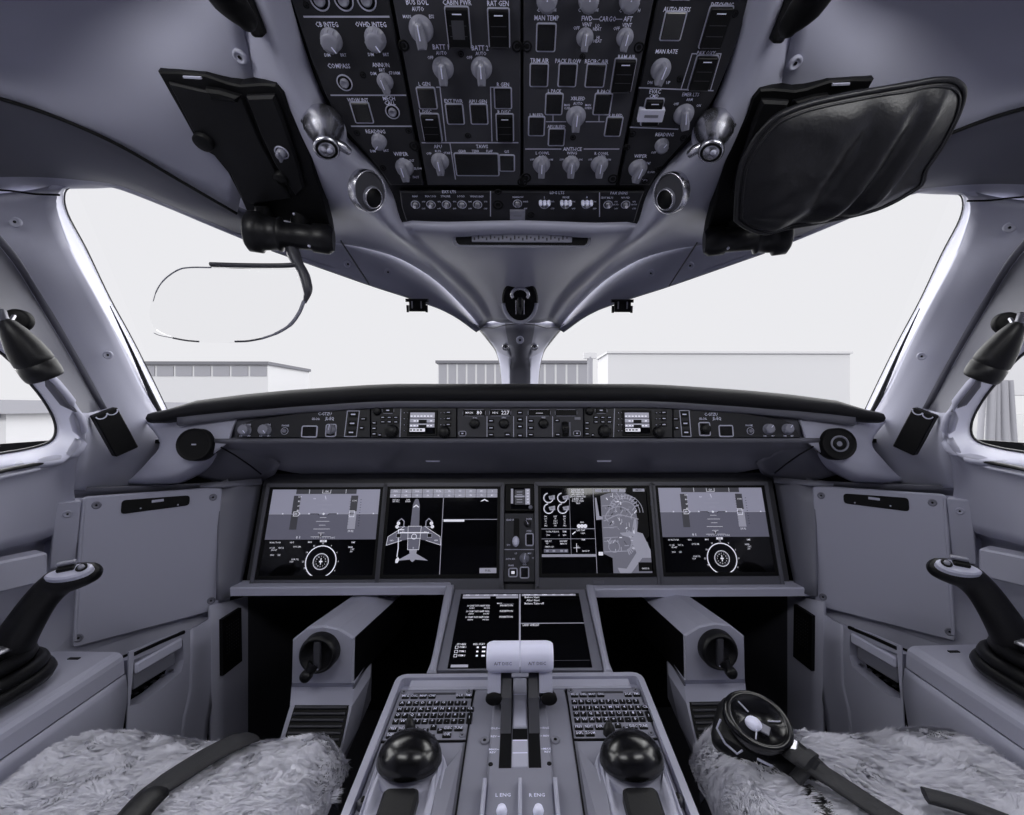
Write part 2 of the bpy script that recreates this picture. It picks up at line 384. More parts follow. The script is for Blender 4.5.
# A pillars, side window surrounds, walls
Oed = [(-240,180,.48),(-200,220,.52),(-110,285,.60),(0,345,.80),(38,388,.90),(55,418,.955),(57,432,.965)]
for side, s in (('left', 1), ('right', -1)):
    m = MB('shell')
    rows = [[(60,190,.785),(22,197,.76),(-30,200,.72),(-100,200,.66),(-240,180,.48)],
     [(56,206,.80),(20,218,.78),(-22,222,.74),(-80,235,.66),(-200,220,.52)],
     [(70,250,.87),(42,256,.83),(12,262,.80),(-40,280,.72),(-110,290,.62)],
     [(98,302,.97),(70,305,.93),(42,310,.90),(28,322,.85),(12,335,.80)],
     [(120,345,1.07),(98,352,1.03),(72,360,1.0),(58,368,.95),(46,375,.89)],
     [(143,392,1.17),(124,400,1.12),(100,410,1.08),(88,413,1.02),(75,412,.955)],
     [(165,424,1.26),(146,435,1.18),(118,445,1.12),(100,446,1.06),(81,438,.985)],
     [(168,450,1.27),(146,458,1.19),(118,466,1.13),(96,470,1.07),(80,466,1.0)],
     [(160,490,1.27),(140,490,1.19),(118,490,1.14),(90,490,1.08),(74,490,1.02)]]
    g = L(rows)
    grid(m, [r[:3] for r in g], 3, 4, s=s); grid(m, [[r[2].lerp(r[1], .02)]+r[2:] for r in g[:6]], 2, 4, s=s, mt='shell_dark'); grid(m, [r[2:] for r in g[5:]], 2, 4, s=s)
    # deep reveal between the pillar and the side pane, and between pillar and windshield
    ed = [P(*q) for q in [(-240,180,.48),(-200,220,.52),(-110,285,.61),(12,335,.80),(46,375,.89),(75,412,.955),(81,438,.985),(70,456,.97),(36,463,.91),(0,467,.86),(-60,475,.76),(-200,489,.6)]]
    gl = [P(*q) for q in [(-250,200,.50),(-215,240,.54),(-120,300,.64),(-8,346,.84),(33,386,.94),(52,414,1.0),(56,432,1.02),(48,443,1.0),(24,450,.95),(0,454,.90),(-60,466,.80),(-200,480,.64)]]
    grid(m, [ed, [a.lerp(b, .45)+V((.006,0,0)) for a, b in zip(ed, gl)], gl], 4, 3, s=s, mt='reveal')
    wl = [P(78,185,.785), P(62,189,.785)]+[r[0] for r in g[1:7]]
    out = [P(74,184,.80), P(64,192,.82), P(67,214,.86), P(86,250,.95), P(109,298,1.07), P(133,342,1.19), P(157,390,1.31), P(174,424,1.4)]
    grid(m, [wl, [a.lerp(b, .5)+V((-.004,0,0)) for a, b in zip(wl, out)], out], 4, 2, s=s, mt='reveal')
    # sill wall under the side pane
    w0 = [P(-200,489,.6), P(-60,475,.76), P(0,467,.86), P(36,463,.91), P(70,456,.97), P(81,440,.985)]
    w1 = [P(-200,508,.58), P(-60,490,.75), P(0,480,.86), P(38,475,.93), P(60,470,.98), P(79,464,1.0)]
    w2 = [P(-200,560,.56), P(-60,520,.75), P(0,508,.87), P(40,500,.95), P(60,496,1.0), P(74,492,1.02)]
    w3 = [P(-200,610,.56), P(-60,575,.75), P(0,550,.885), P(40,540,.97), P(62,532,1.02), P(82,526,1.07)]
    grid(m, [w0, w1, w2, w3], 3, 4, s=s)
    o = struct('wall_'+side, m, thick=.012)
    for q, r in (((15,222,.775), .0085), ((108,355,1.04), .009)):
        screw(o, mir(P(*q), s), (-.25*-s*-1, -1, -.05) if 0 else (s*.45, -1, -.1), r, 'shell')
    # black slot in the sill
    q = MB('black'); pts = [mir(P(u, v, y)+V((.004,0,.002)), s) for u, v, y in ((-60,487,.73),(0,472,.845),(30,466,.905),(52,461,.965))]
    tube(q, crom(pts, 5), .0075, 8, flat=.5); q.build('slot', o)
    q = MB('rim'); tube(q, [p+V((0,-.004,-.011)) for p in crom(pts, 5)], .004, 6); q.build('slot_lip', o)
    # lower wall behind the side stick, down to the floor
    m = MB('shell')
    zz = [P(-200,610,.56), P(-60,578,.75), P(0,553,.89), P(40,543,.975), P(62,535,1.03), P(82,529,1.075)]
    grid(m, [[p+V((-.02,.02,.03)) for p in zz], [V((-1.02, p.y, p.z-.012)) for p in zz], [V((-1.04, p.y, H-.32)) for p in zz],[V((-1.05, p.y, H-.62)) for p in zz]], 3, 3, s=s)
    box(m, facing(mir(P(24,568,.92), s), (s, -.5, 0)), *((-.12, .03) if s > 0 else (-.03, .12)), -.034, .024, -.03, .012, r=.006, bev=.004, mt='shell')
    o = struct('trim_%d' % (5 if s > 0 else 6), m, inward=None)
    screw(o, mir(P(3,570,.90), s), (s, -.5, 0), .011, 'shell_dark')
# rear half, floor, bulkheads
m = MB('grey_dark'); F0 = Fr((0,0,0), (1,0,0), (0,1,0))
box(m, F0, -1.25, 1.25, -1.1, 2.2, -.04, 0); struct('floor', m)
m = MB('shell')
box(m, F0, -1.25, 1.25, -1.14, -1.1, 0, 1.75); struct('wall_rear', m)
m = MB('shell')
for s in (-1, 1): box(m, F0, min(s*1.08, s*1.12), max(s*1.08, s*1.12), -1.1, .42, 0, 1.72)
box(m, F0, -1.12, 1.12, -1.1, .40, H+.53, H+.57); struct('trim_7', m)
m = MB('black')
box(m, F0, -1.1, 1.1, 1.80, 1.84, 0, H-.03)
for s in (-1, 1):
    A = V((-1.14*s, 1.45, 0)); B = V((-.90*s, 1.81, 0))
    m.add([A, B, V((B.x, B.y, H-.08)), V((A.x, A.y, H-.08))], [(0,1,2,3)])
    A = V((-1.14*s, .40, 0)); B = V((-1.14*s, 1.46, 0)); m.add([A, B, V((B.x, B.y, H-.08)), V((B.x, 1.05, H-.08)), V((B.x, 1.0, H-.2)), V((A.x, A.y, H-.2))], [(0,1,2,3,4,5)])
    m.add([V((-s*x, y, H-.082)) for x, y in ((.80,1.24),(1.0,1.2),(1.15,1.2),(1.15,1.46),(.9,1.82),(.80,1.82))], [tuple(range(6))])  # added unseen sheet, keeps daylight from leaking into the footwell
struct('wall_front', m, thick=.01)
# panes
for k, s in ((1, 1), (2, -1)):
    m = MB('glass')
    t = [P(75,186,.80), P(110,184,.83), P(160,200,.87), P(215,223,.93), P(270,245,1.01), P(335,268,1.12), P(415,296,1.28), P(478,328,1.44), P(495,345,1.52)]
    b = [P(176,430,1.4), P(200,430,1.42), P(230,430,1.44), P(270,430,1.46), P(310,430,1.48), P(350,430,1.5), P(400,430,1.53), P(450,430,1.55), P(498,430,1.58)]
    grid(m, [t, [x.lerp(y, .5)+V((-.01,.02,0)) for x, y in zip(t, b)], b], 3, 4, s=s)
    o = struct('window_%d' % k, m)
    q = MB('seal'); e = [P(76,184,.80), P(65,193,.82), P(68,214,.86), P(87,250,.95), P(110,298,1.07), P(134,342,1.19), P(158,390,1.31), P(175,426,1.4)]
    tube(q, [mir(p, s) for p in crom(e, 5)], .0013, 6)
    tube(q, [mir(p+V((.0,.008,.006)), s) for p in crom([P(u, v, y) for u, v, y in WT[7:]], 4)], .006, 6)
    w_ = [P(110,306,1.0), P(131,350,1.12), P(147,386,1.2), P(161,416,1.26)]
    tube(q, [mir(p, s) for p in crom(w_, 5)], [.001+.007*i/15 for i in range(16)], 6)
    q.build('window_seal', o)
    m = MB('glass')
    ed = [P(-215,240,.54), P(-120,300,.64), P(-8,346,.84), P(33,386,.94), P(52,414,1.0), P(56,430,1.02)]
    lo = [P(-200,480,.64), P(-100,471,.74), P(-60,466,.80), P(0,454,.90), P(48,443,1.0), P(56,434,1.02)]
    grid(m, [ed, lo], 3, 2, s=s)
    o = struct('window_%d' % (k+2), m)
    q = MB('seal'); e = [P(*q_) for q_ in [(-120,300,.64),(-8,346,.84),(33,386,.94),(52,414,1.0),(56,432,1.02),(48,443,1.0),(24,450,.95),(0,454,.90),(-60,466,.80),(-200,480,.64)]]
    tube(q, [mir(p, s) for p in crom(e, 5)], .0035, 6); q.build('window_seal', o)
# ================================================================ GLARESHIELD
G0 = P(520, 440, 1.10)
GF = Fr(G0, (1,0,0), P(520,405,1.115)-G0)                  # control strip plane
t = thing('glareshield', 'long grey glareshield under the windshield with a black padded hood', 'glareshield', (0, 1.15, H-.1))
def gsec(X):  # crest height follows the photo: flat in the middle, falling to both ends
    a = abs(X); pts = [(0,0), (.3,0), (.37,-.003), (.535,-.014), (.655,-.025), (.79,-.042), (.84,-.043), (.867,-.040), (.93,-.04)]
    for (x0, z0), (x1, z1) in zip(pts, pts[1:]):
        if a <= x1: k = (a-x0)/(x1-x0); return z0+(z1-z0)*k
    return pts[-1][1]
xs = [i*.867/24 for i in range(-24, 25)]
m = MB('hood'); rows = []
for X in xs:
    d = gsec(X); back = .05*max(0, abs(X)-.6)
    pr = [(1.114, .018), (1.104, .020), (1.097, .024), (1.094, .032), (1.098, .042), (1.110, .049), (1.13, .051), (1.2, .052), (1.35, .04), (1.82, -.02)]
    kk = 1-max(0, abs(X)-.77)*5.5
    rows.append([V((X, y+back, H+z*kk+d)) for y, z in pr])
grid(m, rows, 1, 1); m.build('hood', t, thick=.006)
m = MB('grey_mid')
rows = [[V((X, 1.108, H+.023+gsec(X))), V((X, 1.101, H+.019+gsec(X))), V((X, 1.100, H+.002+gsec(X))), V((X, 1.110, H-.002+gsec(X)))] for X in xs if abs(X) < .80]
grid(m, rows, 1, 2); m.build('lip', t, thick=.004)
# face behind the modules and the chamfered underside with rounded nose line
m = MB('grey_mid'); rows = []
zb = GF.o.z
for X in [i*.72/12 for i in range(-12, 13)]:
    k = max(0, abs(X)-.60)
    rows.append([V((X, 1.118, H+gsec(X)+.004)), V((X, 1.118, zb+.006)), V((X, 1.100, zb+.004)), V((X, 1.094, zb-.001)), V((X, 1.100, zb-.008)), V((X, 1.16, zb-.05+k*.1)), V((X, 1.25, H-.172+k*.2)), V((X, 1.30, H-.182+k*.2))])
grid(m, rows, 1, 1, sm=True); m.build('underside', t, thick=.004)
m = MB('reveal')
for u in (433, 604): box(m, facing(P(u,460,1.175), (0,-1,-.5)), -.018, .018, -.004, .004, -.002, .004, r=.003, bev=.001)
isl(m, 'task_light', t)
m = MB('grey_dark')
for u in (254, 325, 480, 560, 630, 705, 775): lathe(m, facing(P(u,453,1.15), (0,-.75,-.8)), 0, 0, [(.006,0),(.006,.001),(.004,.001)], 12)
isl(m, 'screw', t)
m = MB('grey_mid')
for s in (1, -1): grid(m, L([[(196,476,1.19),(206,466,1.165),(220,450,1.125),(233,440,1.10)],[(222,482,1.20),(236,474,1.20),(250,462,1.17),(258,450,1.13)],[(262,482,1.29),(268,478,1.29),(275,474,1.25),(280,464,1.18)]]), 3, 3, s=s)
isl(m, 'end_fairing', t, thick=.003)
# corner pods with the round outlets
for s, lab in ((1, 'grey corner pod with plain dark round speaker at left end of glareshield'), (-1, 'grey corner pod with ringed air nozzle at right end of glareshield')):
    t2 = thing('glareshield_pod', lab, 'pod', mir(P(190, 450, 1.12), s))
    top = [(144,420,1.19),(160,414,1.17),(180,411,1.165),(206,408,1.155),(232,412,1.135),(236,416,1.118)]
    r1 = [(160,443,1.12),(170,436,1.12),(182,429,1.118),(206,424,1.115),(228,424,1.11),(231,430,1.103)]
    r2 = [(148,461,1.10),(160,455,1.095),(178,452,1.095),(200,448,1.095),(222,442,1.10),(228,441,1.10)]
    r3 = [(136,474,1.10),(150,470,1.09),(168,466,1.085),(190,462,1.09),(210,455,1.10),(222,448,1.105)]
    r4 = [(128,482,1.115),(144,482,1.10),(162,480,1.095),(180,477,1.10),(200,466,1.115),(216,453,1.125)]
    r5 = [(130,486,1.19),(146,486,1.18),(164,485,1.17),(182,483,1.17),(204,472,1.18),(222,460,1.18)]
    m = MB('console'); grid(m, L([top, r1, r2, r3, r4, r5]), 4, 4, s=s)
    m.build('shell', t2, thick=.006)
    m = MB('black'); c = mir(P(194, 444.5, 1.078), s); Fp = facing(c, (s*.16, -1, .12))
    lathe(m, Fp, 0, 0, [(.038,-.03),(.037,.001),(.035,.002),(.034,.0008),(.030,.0004),(.001,.0002)], 36, 'black')
    if s > 0: box(m, Fp, -.0045, .0045, -.0015, .0015, .0, .002, mt='reveal')
    o = m.build('outlet', t2)
    if s < 0:
        m = MB('knob'); lathe(m, Fp, 0, 0, [(.019,-.01),(.019,.004),(.017,.005),(.0155,.001)], 28, 'knob'); lathe(m, Fp, 0, 0, [(.0155,-.004),(.014,.004),(.006,.001),(.002,0)], 24, 'black'); m.build('nozzle', o)
    q = MB('console'); tube(q, [mir(P(u, v, y)-V((0,.004,0)), s) for u, v, y in ((222,447,1.10),(236,455,1.12),(252,466,1.15),(262,474,1.18))], .002, 6, 'black'); q.build('seam', t2)

# ================================================================ INSTRUMENT PANEL
DB, DT = P(520,590,1.20), P(520,480,1.29)
DF = Fr(DB, (1,0,0), DT-DB)
t = thing('instrument_panel', 'wide grey main instrument panel housing the row of screens', 'panel', (0, 1.25, H-.45))
m = MB('grey_dark')
hgt = (DT-DB).length
box(m, DF, -.70, .70, -.006, hgt+.02, -.03, -.006)
m.build('backplate', t)
m = MB('grey')
for s in (1, -1):
    grid(m, L([[(219,486,1.19),(222,486,1.19),(240,483,1.215),(262,481,1.285)], [(217,545,1.165),(220,545,1.165),(234,543,1.19),(251,541,1.24)], [(216,600,1.14),(220,600,1.14),(228,598,1.16),(240,592,1.20)]]), 3, 3, s=s)
    grid(m, L([[(200,484,1.17),(222,482,1.18),(262,478,1.27)],[(200,487,1.165),(222,487,1.175),(262,484,1.265)]]), 1, 1, s=s)
isl(m, 'end_cheek', t, thick=.006)
# ledge in two halves
m = MB('reveal')
for u0_, u1_, e in ((221, 447, 1), (591, 819, -1)):
    A = P(u0_ if e > 0 else u1_, 596, 1.168); X0 = A.x; X1 = P(u1_ if e > 0 else u0_, 596, 1.168).x
    z = A.z
    F = Fr(V((0,1.168,z)), (1,0,0), (0,1,0))
    lo, hi = min(X0,X1), max(X0,X1)
    tp = .02
    out = [(lo, 0), (hi, 0), (hi-(0 if e > 0 else -0)*1, .045), (lo, .045)]
    if e > 0: out = [(lo+.012, 0), (hi, 0), (hi+.012, .05), (lo-.02, .05)]
    else: out = [(lo, 0), (hi-.012, 0), (hi+.02, .05), (lo-.012, .05)]
    prism(m, F, out, 0, .021, .003)
isl(m, 'ledge', t)

# ================================================================ SIDE TABLES
for s, lab in ((1, 'grey stowed table panel beside the left side stick'), (-1, 'grey stowed table panel beside the right side stick')):
    a, b, c = mir(P(72,648,1.015), s), mir(P(219,609,1.165), s), mir(P(82,492,1.045), s)
    t2 = thing('side_table', lab, 'table', a.lerp(b, .5))
    F = fr3(a, b, c)
    if s < 0: F = Fr(F.o, F.x, F.y)
    def h(u, v):  # same corner in the panel's own plane
        p = P(u, v, 1); d = mir(p-EYE, 1)
        return None
    n = F.x.cross(F.y)
    if n.y > 0: F.n = -F.n
    def loc(u, v):
        e = EYE; d = ray(u, v)
        aL, bL, cL = P(72,648,1.015), P(219,609,1.165), P(82,492,1.045); nL = (bL-aL).cross(cL-aL)
        k = (aL-e).dot(nL)/d.dot(nL); q = mir(e+d*k, s)-F.o; return q.dot(F.x), q.dot(F.y)
    def rr(pts, r=.008):
        out = []; n_ = len(pts)
        for i in range(n_):
            p0, p1, p2 = V(pts[i-1]), V(pts[i]), V(pts[(i+1) % n_]); q0 = p1+(p0-p1).normalized()*r; q2 = p1+(p2-p1).normalized()*r
            for k in range(4): tt = k/3; out.append(tuple(q0*(1-tt)**2+p1*2*tt*(1-tt)+q2*tt*tt))
        return out
    out = rr([loc(72,648), loc(219,609), loc(222,487), loc(82,497)])
    m = MB('console'); prism(m, F, out, -.02, .006, .003); m.build('panel', t2)
    m = MB('black'); prism(m, F, rr([loc(121,514), loc(189.5,505), loc(190,495), loc(122,500)], .008), .0062, .0085, .001)
    prism(m, F, rr([loc(152,502.5), loc(164,501), loc(164,498.5), loc(152,500)], .001), .0086, .0093, 0, 'frame_line')
    for u, v in ((141,508),(178,504.5)): lathe(m, F, *loc(u, v), [(.0018,.0085),(.0016,.0100)], 10, 'frame_line')
    m.build('handle_recess', t2)
    for u, v in ((97,505),(213,497),(79,637),(211,600)): screw(t2, F.pt(*loc(u, v), .006), F.n, .0085, 'grey')
    m = MB('console')
    tube(m, [F.pt(*loc(75,640), .006), F.pt(*loc(80,560), .006), F.pt(*loc(84,500), .006)], .004, 8, 'rim')
    m.build('edge_bead', t2)
    # recess frame around the table and the small screwed cover beside it
    m = MB('shell'); g = [(50,494,1.02),(80,489,1.055),(110,488,1.09),(150,486,1.13),(205,484,1.19),(228,480,1.20)]
    g2 = [(50,500,1.04),(80,498,1.075),(110,497,1.11),(150,495,1.15),(205,492,1.21),(228,488,1.22)]
    grid(m, L([g, g2]), 3, 1, s=s, mt='shell_dark')
    A, B, C, D = P(36,668,.99), P(230,604,1.20), P(230,488,1.22), P(48,498,1.06)
    m.add([mir(p, s) for p in (A, B, C, D)], [(0,1,2,3)], 'shell')
    A, B, C, D = P(70,700,1.0), P(72,640,1.035), P(232,604,1.20), P(232,640,1.2)
    m.add([mir(p, s) for p in (A, B, C, D)], [(0,1,2,3)], 'shell')
    struct('trim_%d' % (9 if s > 0 else 10), m, thick=.004)
    t3 = MB('shell'); a, b, c = mir(P(50,570,1.00), s), mir(P(76,566,1.03), s), mir(P(53,504,.99), s); Fc = fr3(a, b, c)
    if Fc.n.y > 0: Fc.n = -Fc.n
    w_ = (b-a).length; hh = (c-a).length
    box(t3, Fc, 0, w_, 0, hh, -.02, -.004, r=.003, bev=.0015)
    o = tag(t3.build('access_cover'), 'small screwed grey cover between the %s side table and the sill' % ('left' if s > 0 else 'right'), 'cover')
    screw(o, Fc.pt(w_*.5, hh*.82, -.004), Fc.n, .008, 'shell')

# ================================================================ SIDE CONSOLES
for s, sd in ((1, 'left'), (-1, 'right')):
    t2 = thing('side_console', 'long pale grey armrest console under the %s side stick' % sd, 'console', (-.85*s, .6, 0))
    m = MB('console')
    XI, ZT = -.77, H-.475
    # cross section swept along Y, then across the end
    sec = [(-1.06, ZT+.004), (-.90, ZT+.002), (XI-.016, ZT), (XI-.008, ZT-.002), (XI-.002, ZT-.008), (XI, ZT-.016), (XI+.001, ZT-.042)]
    ys = [-.15, .2, .5, .7, .8, .88, .925]
    rows = [[V((x, y, z-.018*(.925-y))) for x, z in sec] for y in ys]
    grid(m, rows, 1, 1, s=s, sm=False)
    m.add([mir(p, s) for p in rows[-1]]+[mir(V((-1.06, .925, ZT-.06)), s)], [tuple(range(len(sec)))+(len(sec),)])
    m.build('armrest_top', t2, thick=.006)
    m = MB('console')
    g = [[V((XI+.004, y, ZT-.044-.018*(.925-y))) for y in ys], [V((XI+.004+.002, y, ZT-.1-.018*(.925-y))) for y in ys], [V((XI-.02, y, ZT-.28)) for y in ys], [V((XI-.05, y, .02)) for y in ys]]
    grid(m, g, 1, 3, s=s); m.build('side_panel', t2, thick=.006)
    # pocket section
    A = lambda u, v: mir(PX(u, v, -.768+.03*((u-126)/66)), s)
    m = MB('console')
    outer = [(129,652),(160,639),(192,628),(197,660),(190,700),(182,740),(150,752),(126,760)]
    inner = [(134,660),(160,649),(183,640),(184,660),(181,672),(160,690),(140,703),(130,706)]
    outer3 = [A(*q) for q in outer]; inn3 = [A(*q) for q in inner]; dep = [p+V((-.035*s, 0, -.004)) for p in inn3]
    n = 8; m.add(outer3+inn3+dep, [(i,(i+1)%n,n+(i+1)%n,n+i) for i in range(n)]+[(n+i,n+(i+1)%n,2*n+(i+1)%n,2*n+i) for i in range(n)])
    lowr = [A(182,740), A(150,752), A(126,760)]; m.add(lowr+[V((p.x, p.y, 0)) for p in lowr], [(0,1,4,3),(1,2,5,4)])
    m.build('pocket_frame', t2, thick=.003)
    m = MB('black'); bk = [A(*q)+V((-.045*s, 0, 0)) for q in inner]; m.add(bk, [tuple(range(8))])
    m.build('pocket_back', t2)
    m = MB('reveal'); F = fr3(A(134,681), A(181,653), A(134,663))
    if F.n.x*s < 0: F.n = -F.n
    w_ = (A(181,653)-A(134,681)).length
    box(m, F, .002, w_+.002, .012, .034, -.012, .004, r=.004, bev=.003)
    box(m, F, .004, w_-.006, -.022, .012, -.02, -.008, r=.002, bev=.002, mt='grey')
    m.build('flap', t2)
    m = MB('metal')
    for k in range(5):
        a_ = .01+k*(w_-.025)/4; box(m, F, a_, a_+.008, -.036, -.034, -.02, -.012, mt='metal')
    tube(m, [A(134,654)+V((0,0,.0)), A(160,642), A(184,632)], .004, 6, 'black')
    isl(m, 'document_clip', t2)
    m = MB('console')
    g = [[A(190,630), A(198,627), mir(PX(206,622,-.735), s), mir(PX(216,615,-.73), s)], [A(189,690), A(196,688), mir(PX(205,690,-.735), s), mir(PX(214,690,-.73), s)], [A(180,745), A(188,745), mir(PX(197,748,-.735), s), mir(PX(206,750,-.73), s)]]
    g.append([V((p.x, p.y, 0)) for p in g[-1]]); grid(m, g, 2, 3)
    m.build('end_post', t2, thick=.006)
    # footwell side with loudspeaker grille
    m = MB('console')
    tp = [mir(PX(212,606,-.73), s), mir(PX(248,597,-.720), s), mir(V((-.71,1.45,H-.47)), s), mir(V((-.66,1.76,H-.45)), s)]
    md = [mir(PX(212,690,-.73), s), mir(PX(248,690,-.720), s), mir(V((-.71,1.45,H-.75)), s), mir(V((-.66,1.76,H-.75)), s)]
    bt = [V((p.x, p.y, 0)) for p in tp]; grid(m, [q[:2] for q in (tp, md, bt)], 3, 3); grid(m, [q[1:] for q in (tp, md, bt)], 3, 3, mt='grey_dark'); struct('trim_%d' % (11 if s > 0 else 12), m, thick=.01)  # forward part in darker grey: footwell shade put into the colour
    g3 = MB('black'); F = fr3(mir(PX(222,676,-.722), s), mir(PX(241,661,-.715), s), mir(PX(224,618,-.722), s))
    if F.n.x*s < 0: F.n = -F.n
    w_ = (mir(PX(241,661,-.715), s)-F.o).length; h_ = (mir(PX(224,618,-.722), s)-F.o).length
    box(g3, F, 0, w_, 0, h_, -.006, .004, bev=.001)
    for i in range(6):
        for j in range(9): lathe(g3, F, w_*(.2+.12*i), h_*(.35+.06*j), [(.0012,.004),(.0012,.0046)], 6, 'grey_dark', False)
    tag(g3.build('speaker_grille'), 'tall black perforated grille on the %s footwell wall' % sd, 'grille')

# ================================================================ RUDDER PEDAL HOUSINGS
for s, sd in ((1, 'left'), (-1, 'right')):
    t2 = thing('pedal_housing', 'pale grey pedal housing with black crank knob left of centre pedestal' if s > 0 else 'pale grey pedal housing with black crank knob right of centre pedestal', 'pedal housing', mir(P(323,700,.97), s))
    Y = .97; hexp = [(292,683),(293,639),(308,627),(324,625),(340,628),(355,637),(354,683)]
    f3 = [mir(P(u, v, Y), s) for u, v in hexp]
    back = [mir(V((p.x*s, p.y, p.z)), s)+V((.035*s, .55, -.06)) for p in f3]
    m = MB('console'); n = 7
    fr = [p.lerp(sum(f3, V())/n, .05)+V((0,-.006,0)) for p in f3]
    m.add(f3+back, [(i,(i+1)%n,n+(i+1)%n,n+i) for i in range(n) if i not in (0, 5, 6)]); m.add(f3+back, [(i,(i+1)%n,n+(i+1)%n,n+i) for i in (0, 5)], 'black')
    m.add(f3+back+fr, [tuple(range(2*n, 3*n))]+[(i,(i+1)%n,2*n+(i+1)%n,2*n+i) for i in range(n)])
    m.build('tunnel', t2)
    m = MB('console')
    q = lambda u, v, y: mir(P(u, v, y), s)
    st = [[q(292,683,.966), q(354,683,.966)], [q(291.5,687,.975), q(354,687,.975)], [q(290,706,.93), q(352,706,.93)], [q(281,736,.90), q(345,736,.90)], [q(270,765,.875), q(338,765,.875)]]
    grid(m, st, 1, 1, sm=False)
    for k in (0, 1):
        e = [r[k] for r in st]; m.add(e+[p+V((.004*s, .10, 0)) for p in e], [(i, i+1, 5+i+1, 5+i) for i in range(4)])
    e = [r[-1] for r in st]+[r[1] for r in []]
    a, b = st[-1]; m.add([a, b, V((b.x, b.y, 0)), V((a.x, a.y, 0))], [(0,1,2,3)])
    m.build('step', t2, thick=.004)
    m = MB('black'); a, b, c = q(286,737,.896), q(342,737,.896), q(290,713,.924); F = fr3(a, b, c)
    if F.n.y > 0: F.n = -F.n
    w_ = (b-a).length; sg = 1
    box(m, F, -.001, w_+.001, -.02, .052, -.001, .003, bev=.001)
    for k in range(7): tube(m, [F.pt(.003, -.016+k*.0105, .005), F.pt(w_-.003, -.016+k*.0105, .005)], .0028, 6, 'grey_dark')
    m.build('ribbed_tread', t2)
    # side skirt of the pedestal-facing face
    m = MB('grey'); e = [q(355,640,.972), q(372,664,1.08), q(371,700,1.06), q(345,760,.93), q(345,735,.92), q(354,690,.97)]
    m.add(e, [tuple(range(6))]); m.build('side_plate', t2, thick=.003)
    c = q(320, 652, .955); F = facing(c, (0,-1,.05)); m = MB('black_rubber')
    lathe(m, F, 0, 0, [(.038,-.012),(.037,.010),(.034,.018),(.030,.019),(.029,.008),(.001,.008)], 36)
    box(m, F, -.007, .007, -.028, .028, .006, .017, r=.003, bev=.002, mt='grey_dark')
    k = s; tube(m, [F.pt(-.006*k,-.018,.01), F.pt(-.013*k,-.030,.014), F.pt(-.018*k,-.037,.018)], [.013,.010,.009], 12)
    lathe(m, F.at(-.019*k,-.038,.01), 0, 0, [(.011,0),(.011,.014),(.008,.018),(.001,.019)], 16)
    for d in (-.003,.003): lathe(m, F, d, -.026, [(.0012,.017),(.001,.0185)], 8, 'reveal')
    m.build('crank_knob', t2)

# ================================================================ SEATS
def tuft(m, p, n, d, L_, w_):
    sd = n.cross(d).normalized()*w_
    a = p; b = p+n*L_*.42+d*L_*.4; c = p+n*L_*.5+d*L_*1.0
    m.add([a-sd, a+sd, b+sd*.8, b-sd*.8, c], [(0,1,2,3),(3,2,4)], None, True)
for s, lab, in ((1, 'left pilot seat cushion covered in pale sheepskin'), (-1, 'right pilot seat cushion covered in pale sheepskin')):
    XC, ZS = -.512*s, H-.558
    t2 = thing('pilot_seat', lab, 'seat', (XC, .6, 0))
    def surf(a, b):   # a across -1..1, b along 0..1 (rear to front)
        r = .60; ax = abs(a)
        y = .12+b*.69; wd = .242
        edge = max(0, (ax-.72)/.28); fe = max(0, (b-.86)/.14)
        z = ZS+.030-.018*math.cos(a*2.2)*0 - .05*edge**2.4 - .04*fe**2.2 + .012*math.sin(a*3.1+1)*math.sin(b*5)
        x = XC+a*wd*(1-.10*fe**2)
        return V((x, y-.02*edge*fe, z))
    m = MB('fleece'); NA, NB = 40, 40
    vs = [surf(-1+2*i/NA, j/NB)+V((0,0,.006*noise.noise(V((i*.5, j*.5, s))))) for j in range(NB+1) for i in range(NA+1)]
    m.add(vs, [(j*(NA+1)+i, j*(NA+1)+i+1, (j+1)*(NA+1)+i+1, (j+1)*(NA+1)+i) for j in range(NB) for i in range(NA)], None, True)
    m.build('sheepskin_cover', t2, thick=.03)
    m = MB('fleece'); rnd = random.Random(5+s)
    for k in range(130000):
        a = rnd.uniform(-1, 1); b = rnd.uniform(.12, 1) if rnd.random() < .3 else rnd.uniform(.5, 1)
        if rnd.random() < .25: b = rnd.uniform(.8, 1.0)
        p = surf(a, b); e = .01
        du = (surf(min(1,a+e), b)-surf(max(-1,a-e), b)); dv = (surf(a, min(1,b+e))-surf(a, max(0,b-e)))
        n = du.cross(dv).normalized()
        if n.z < 0: n = -n
        q = noise.noise_vector(p*(34 if s > 0 else 20)); d = V((q.x+.5*s*-.6, q.y-.25, 0)); d = d-n*d.dot(n)
        d = d.normalized() if d.length > .05 else V((1,0,0)); d = d+V(noise.noise_vector(p*130))*.5
        tuft(m, p, n, d, rnd.uniform(.007, .012) if s > 0 else rnd.uniform(.010, .017), rnd.uniform(.0004, .0008))
    tag(m.build('fleece', t2, fixn=False), kind='stuff')
    m = MB('grey_dark'); F = Fr((XC, .43, 0), (1,0,0), (0,1,0))
    box(m, F, -.25, .25, -.30, .29, ZS-.14, ZS-.02, r=.04, bev=.02); m.build('seat_pan', t2)
    m = MB('grey_mid'); box(m, F, -.12, .12, -.2, .2, .0, ZS-.14, r=.03, bev=.01); m.build('pedestal', t2)
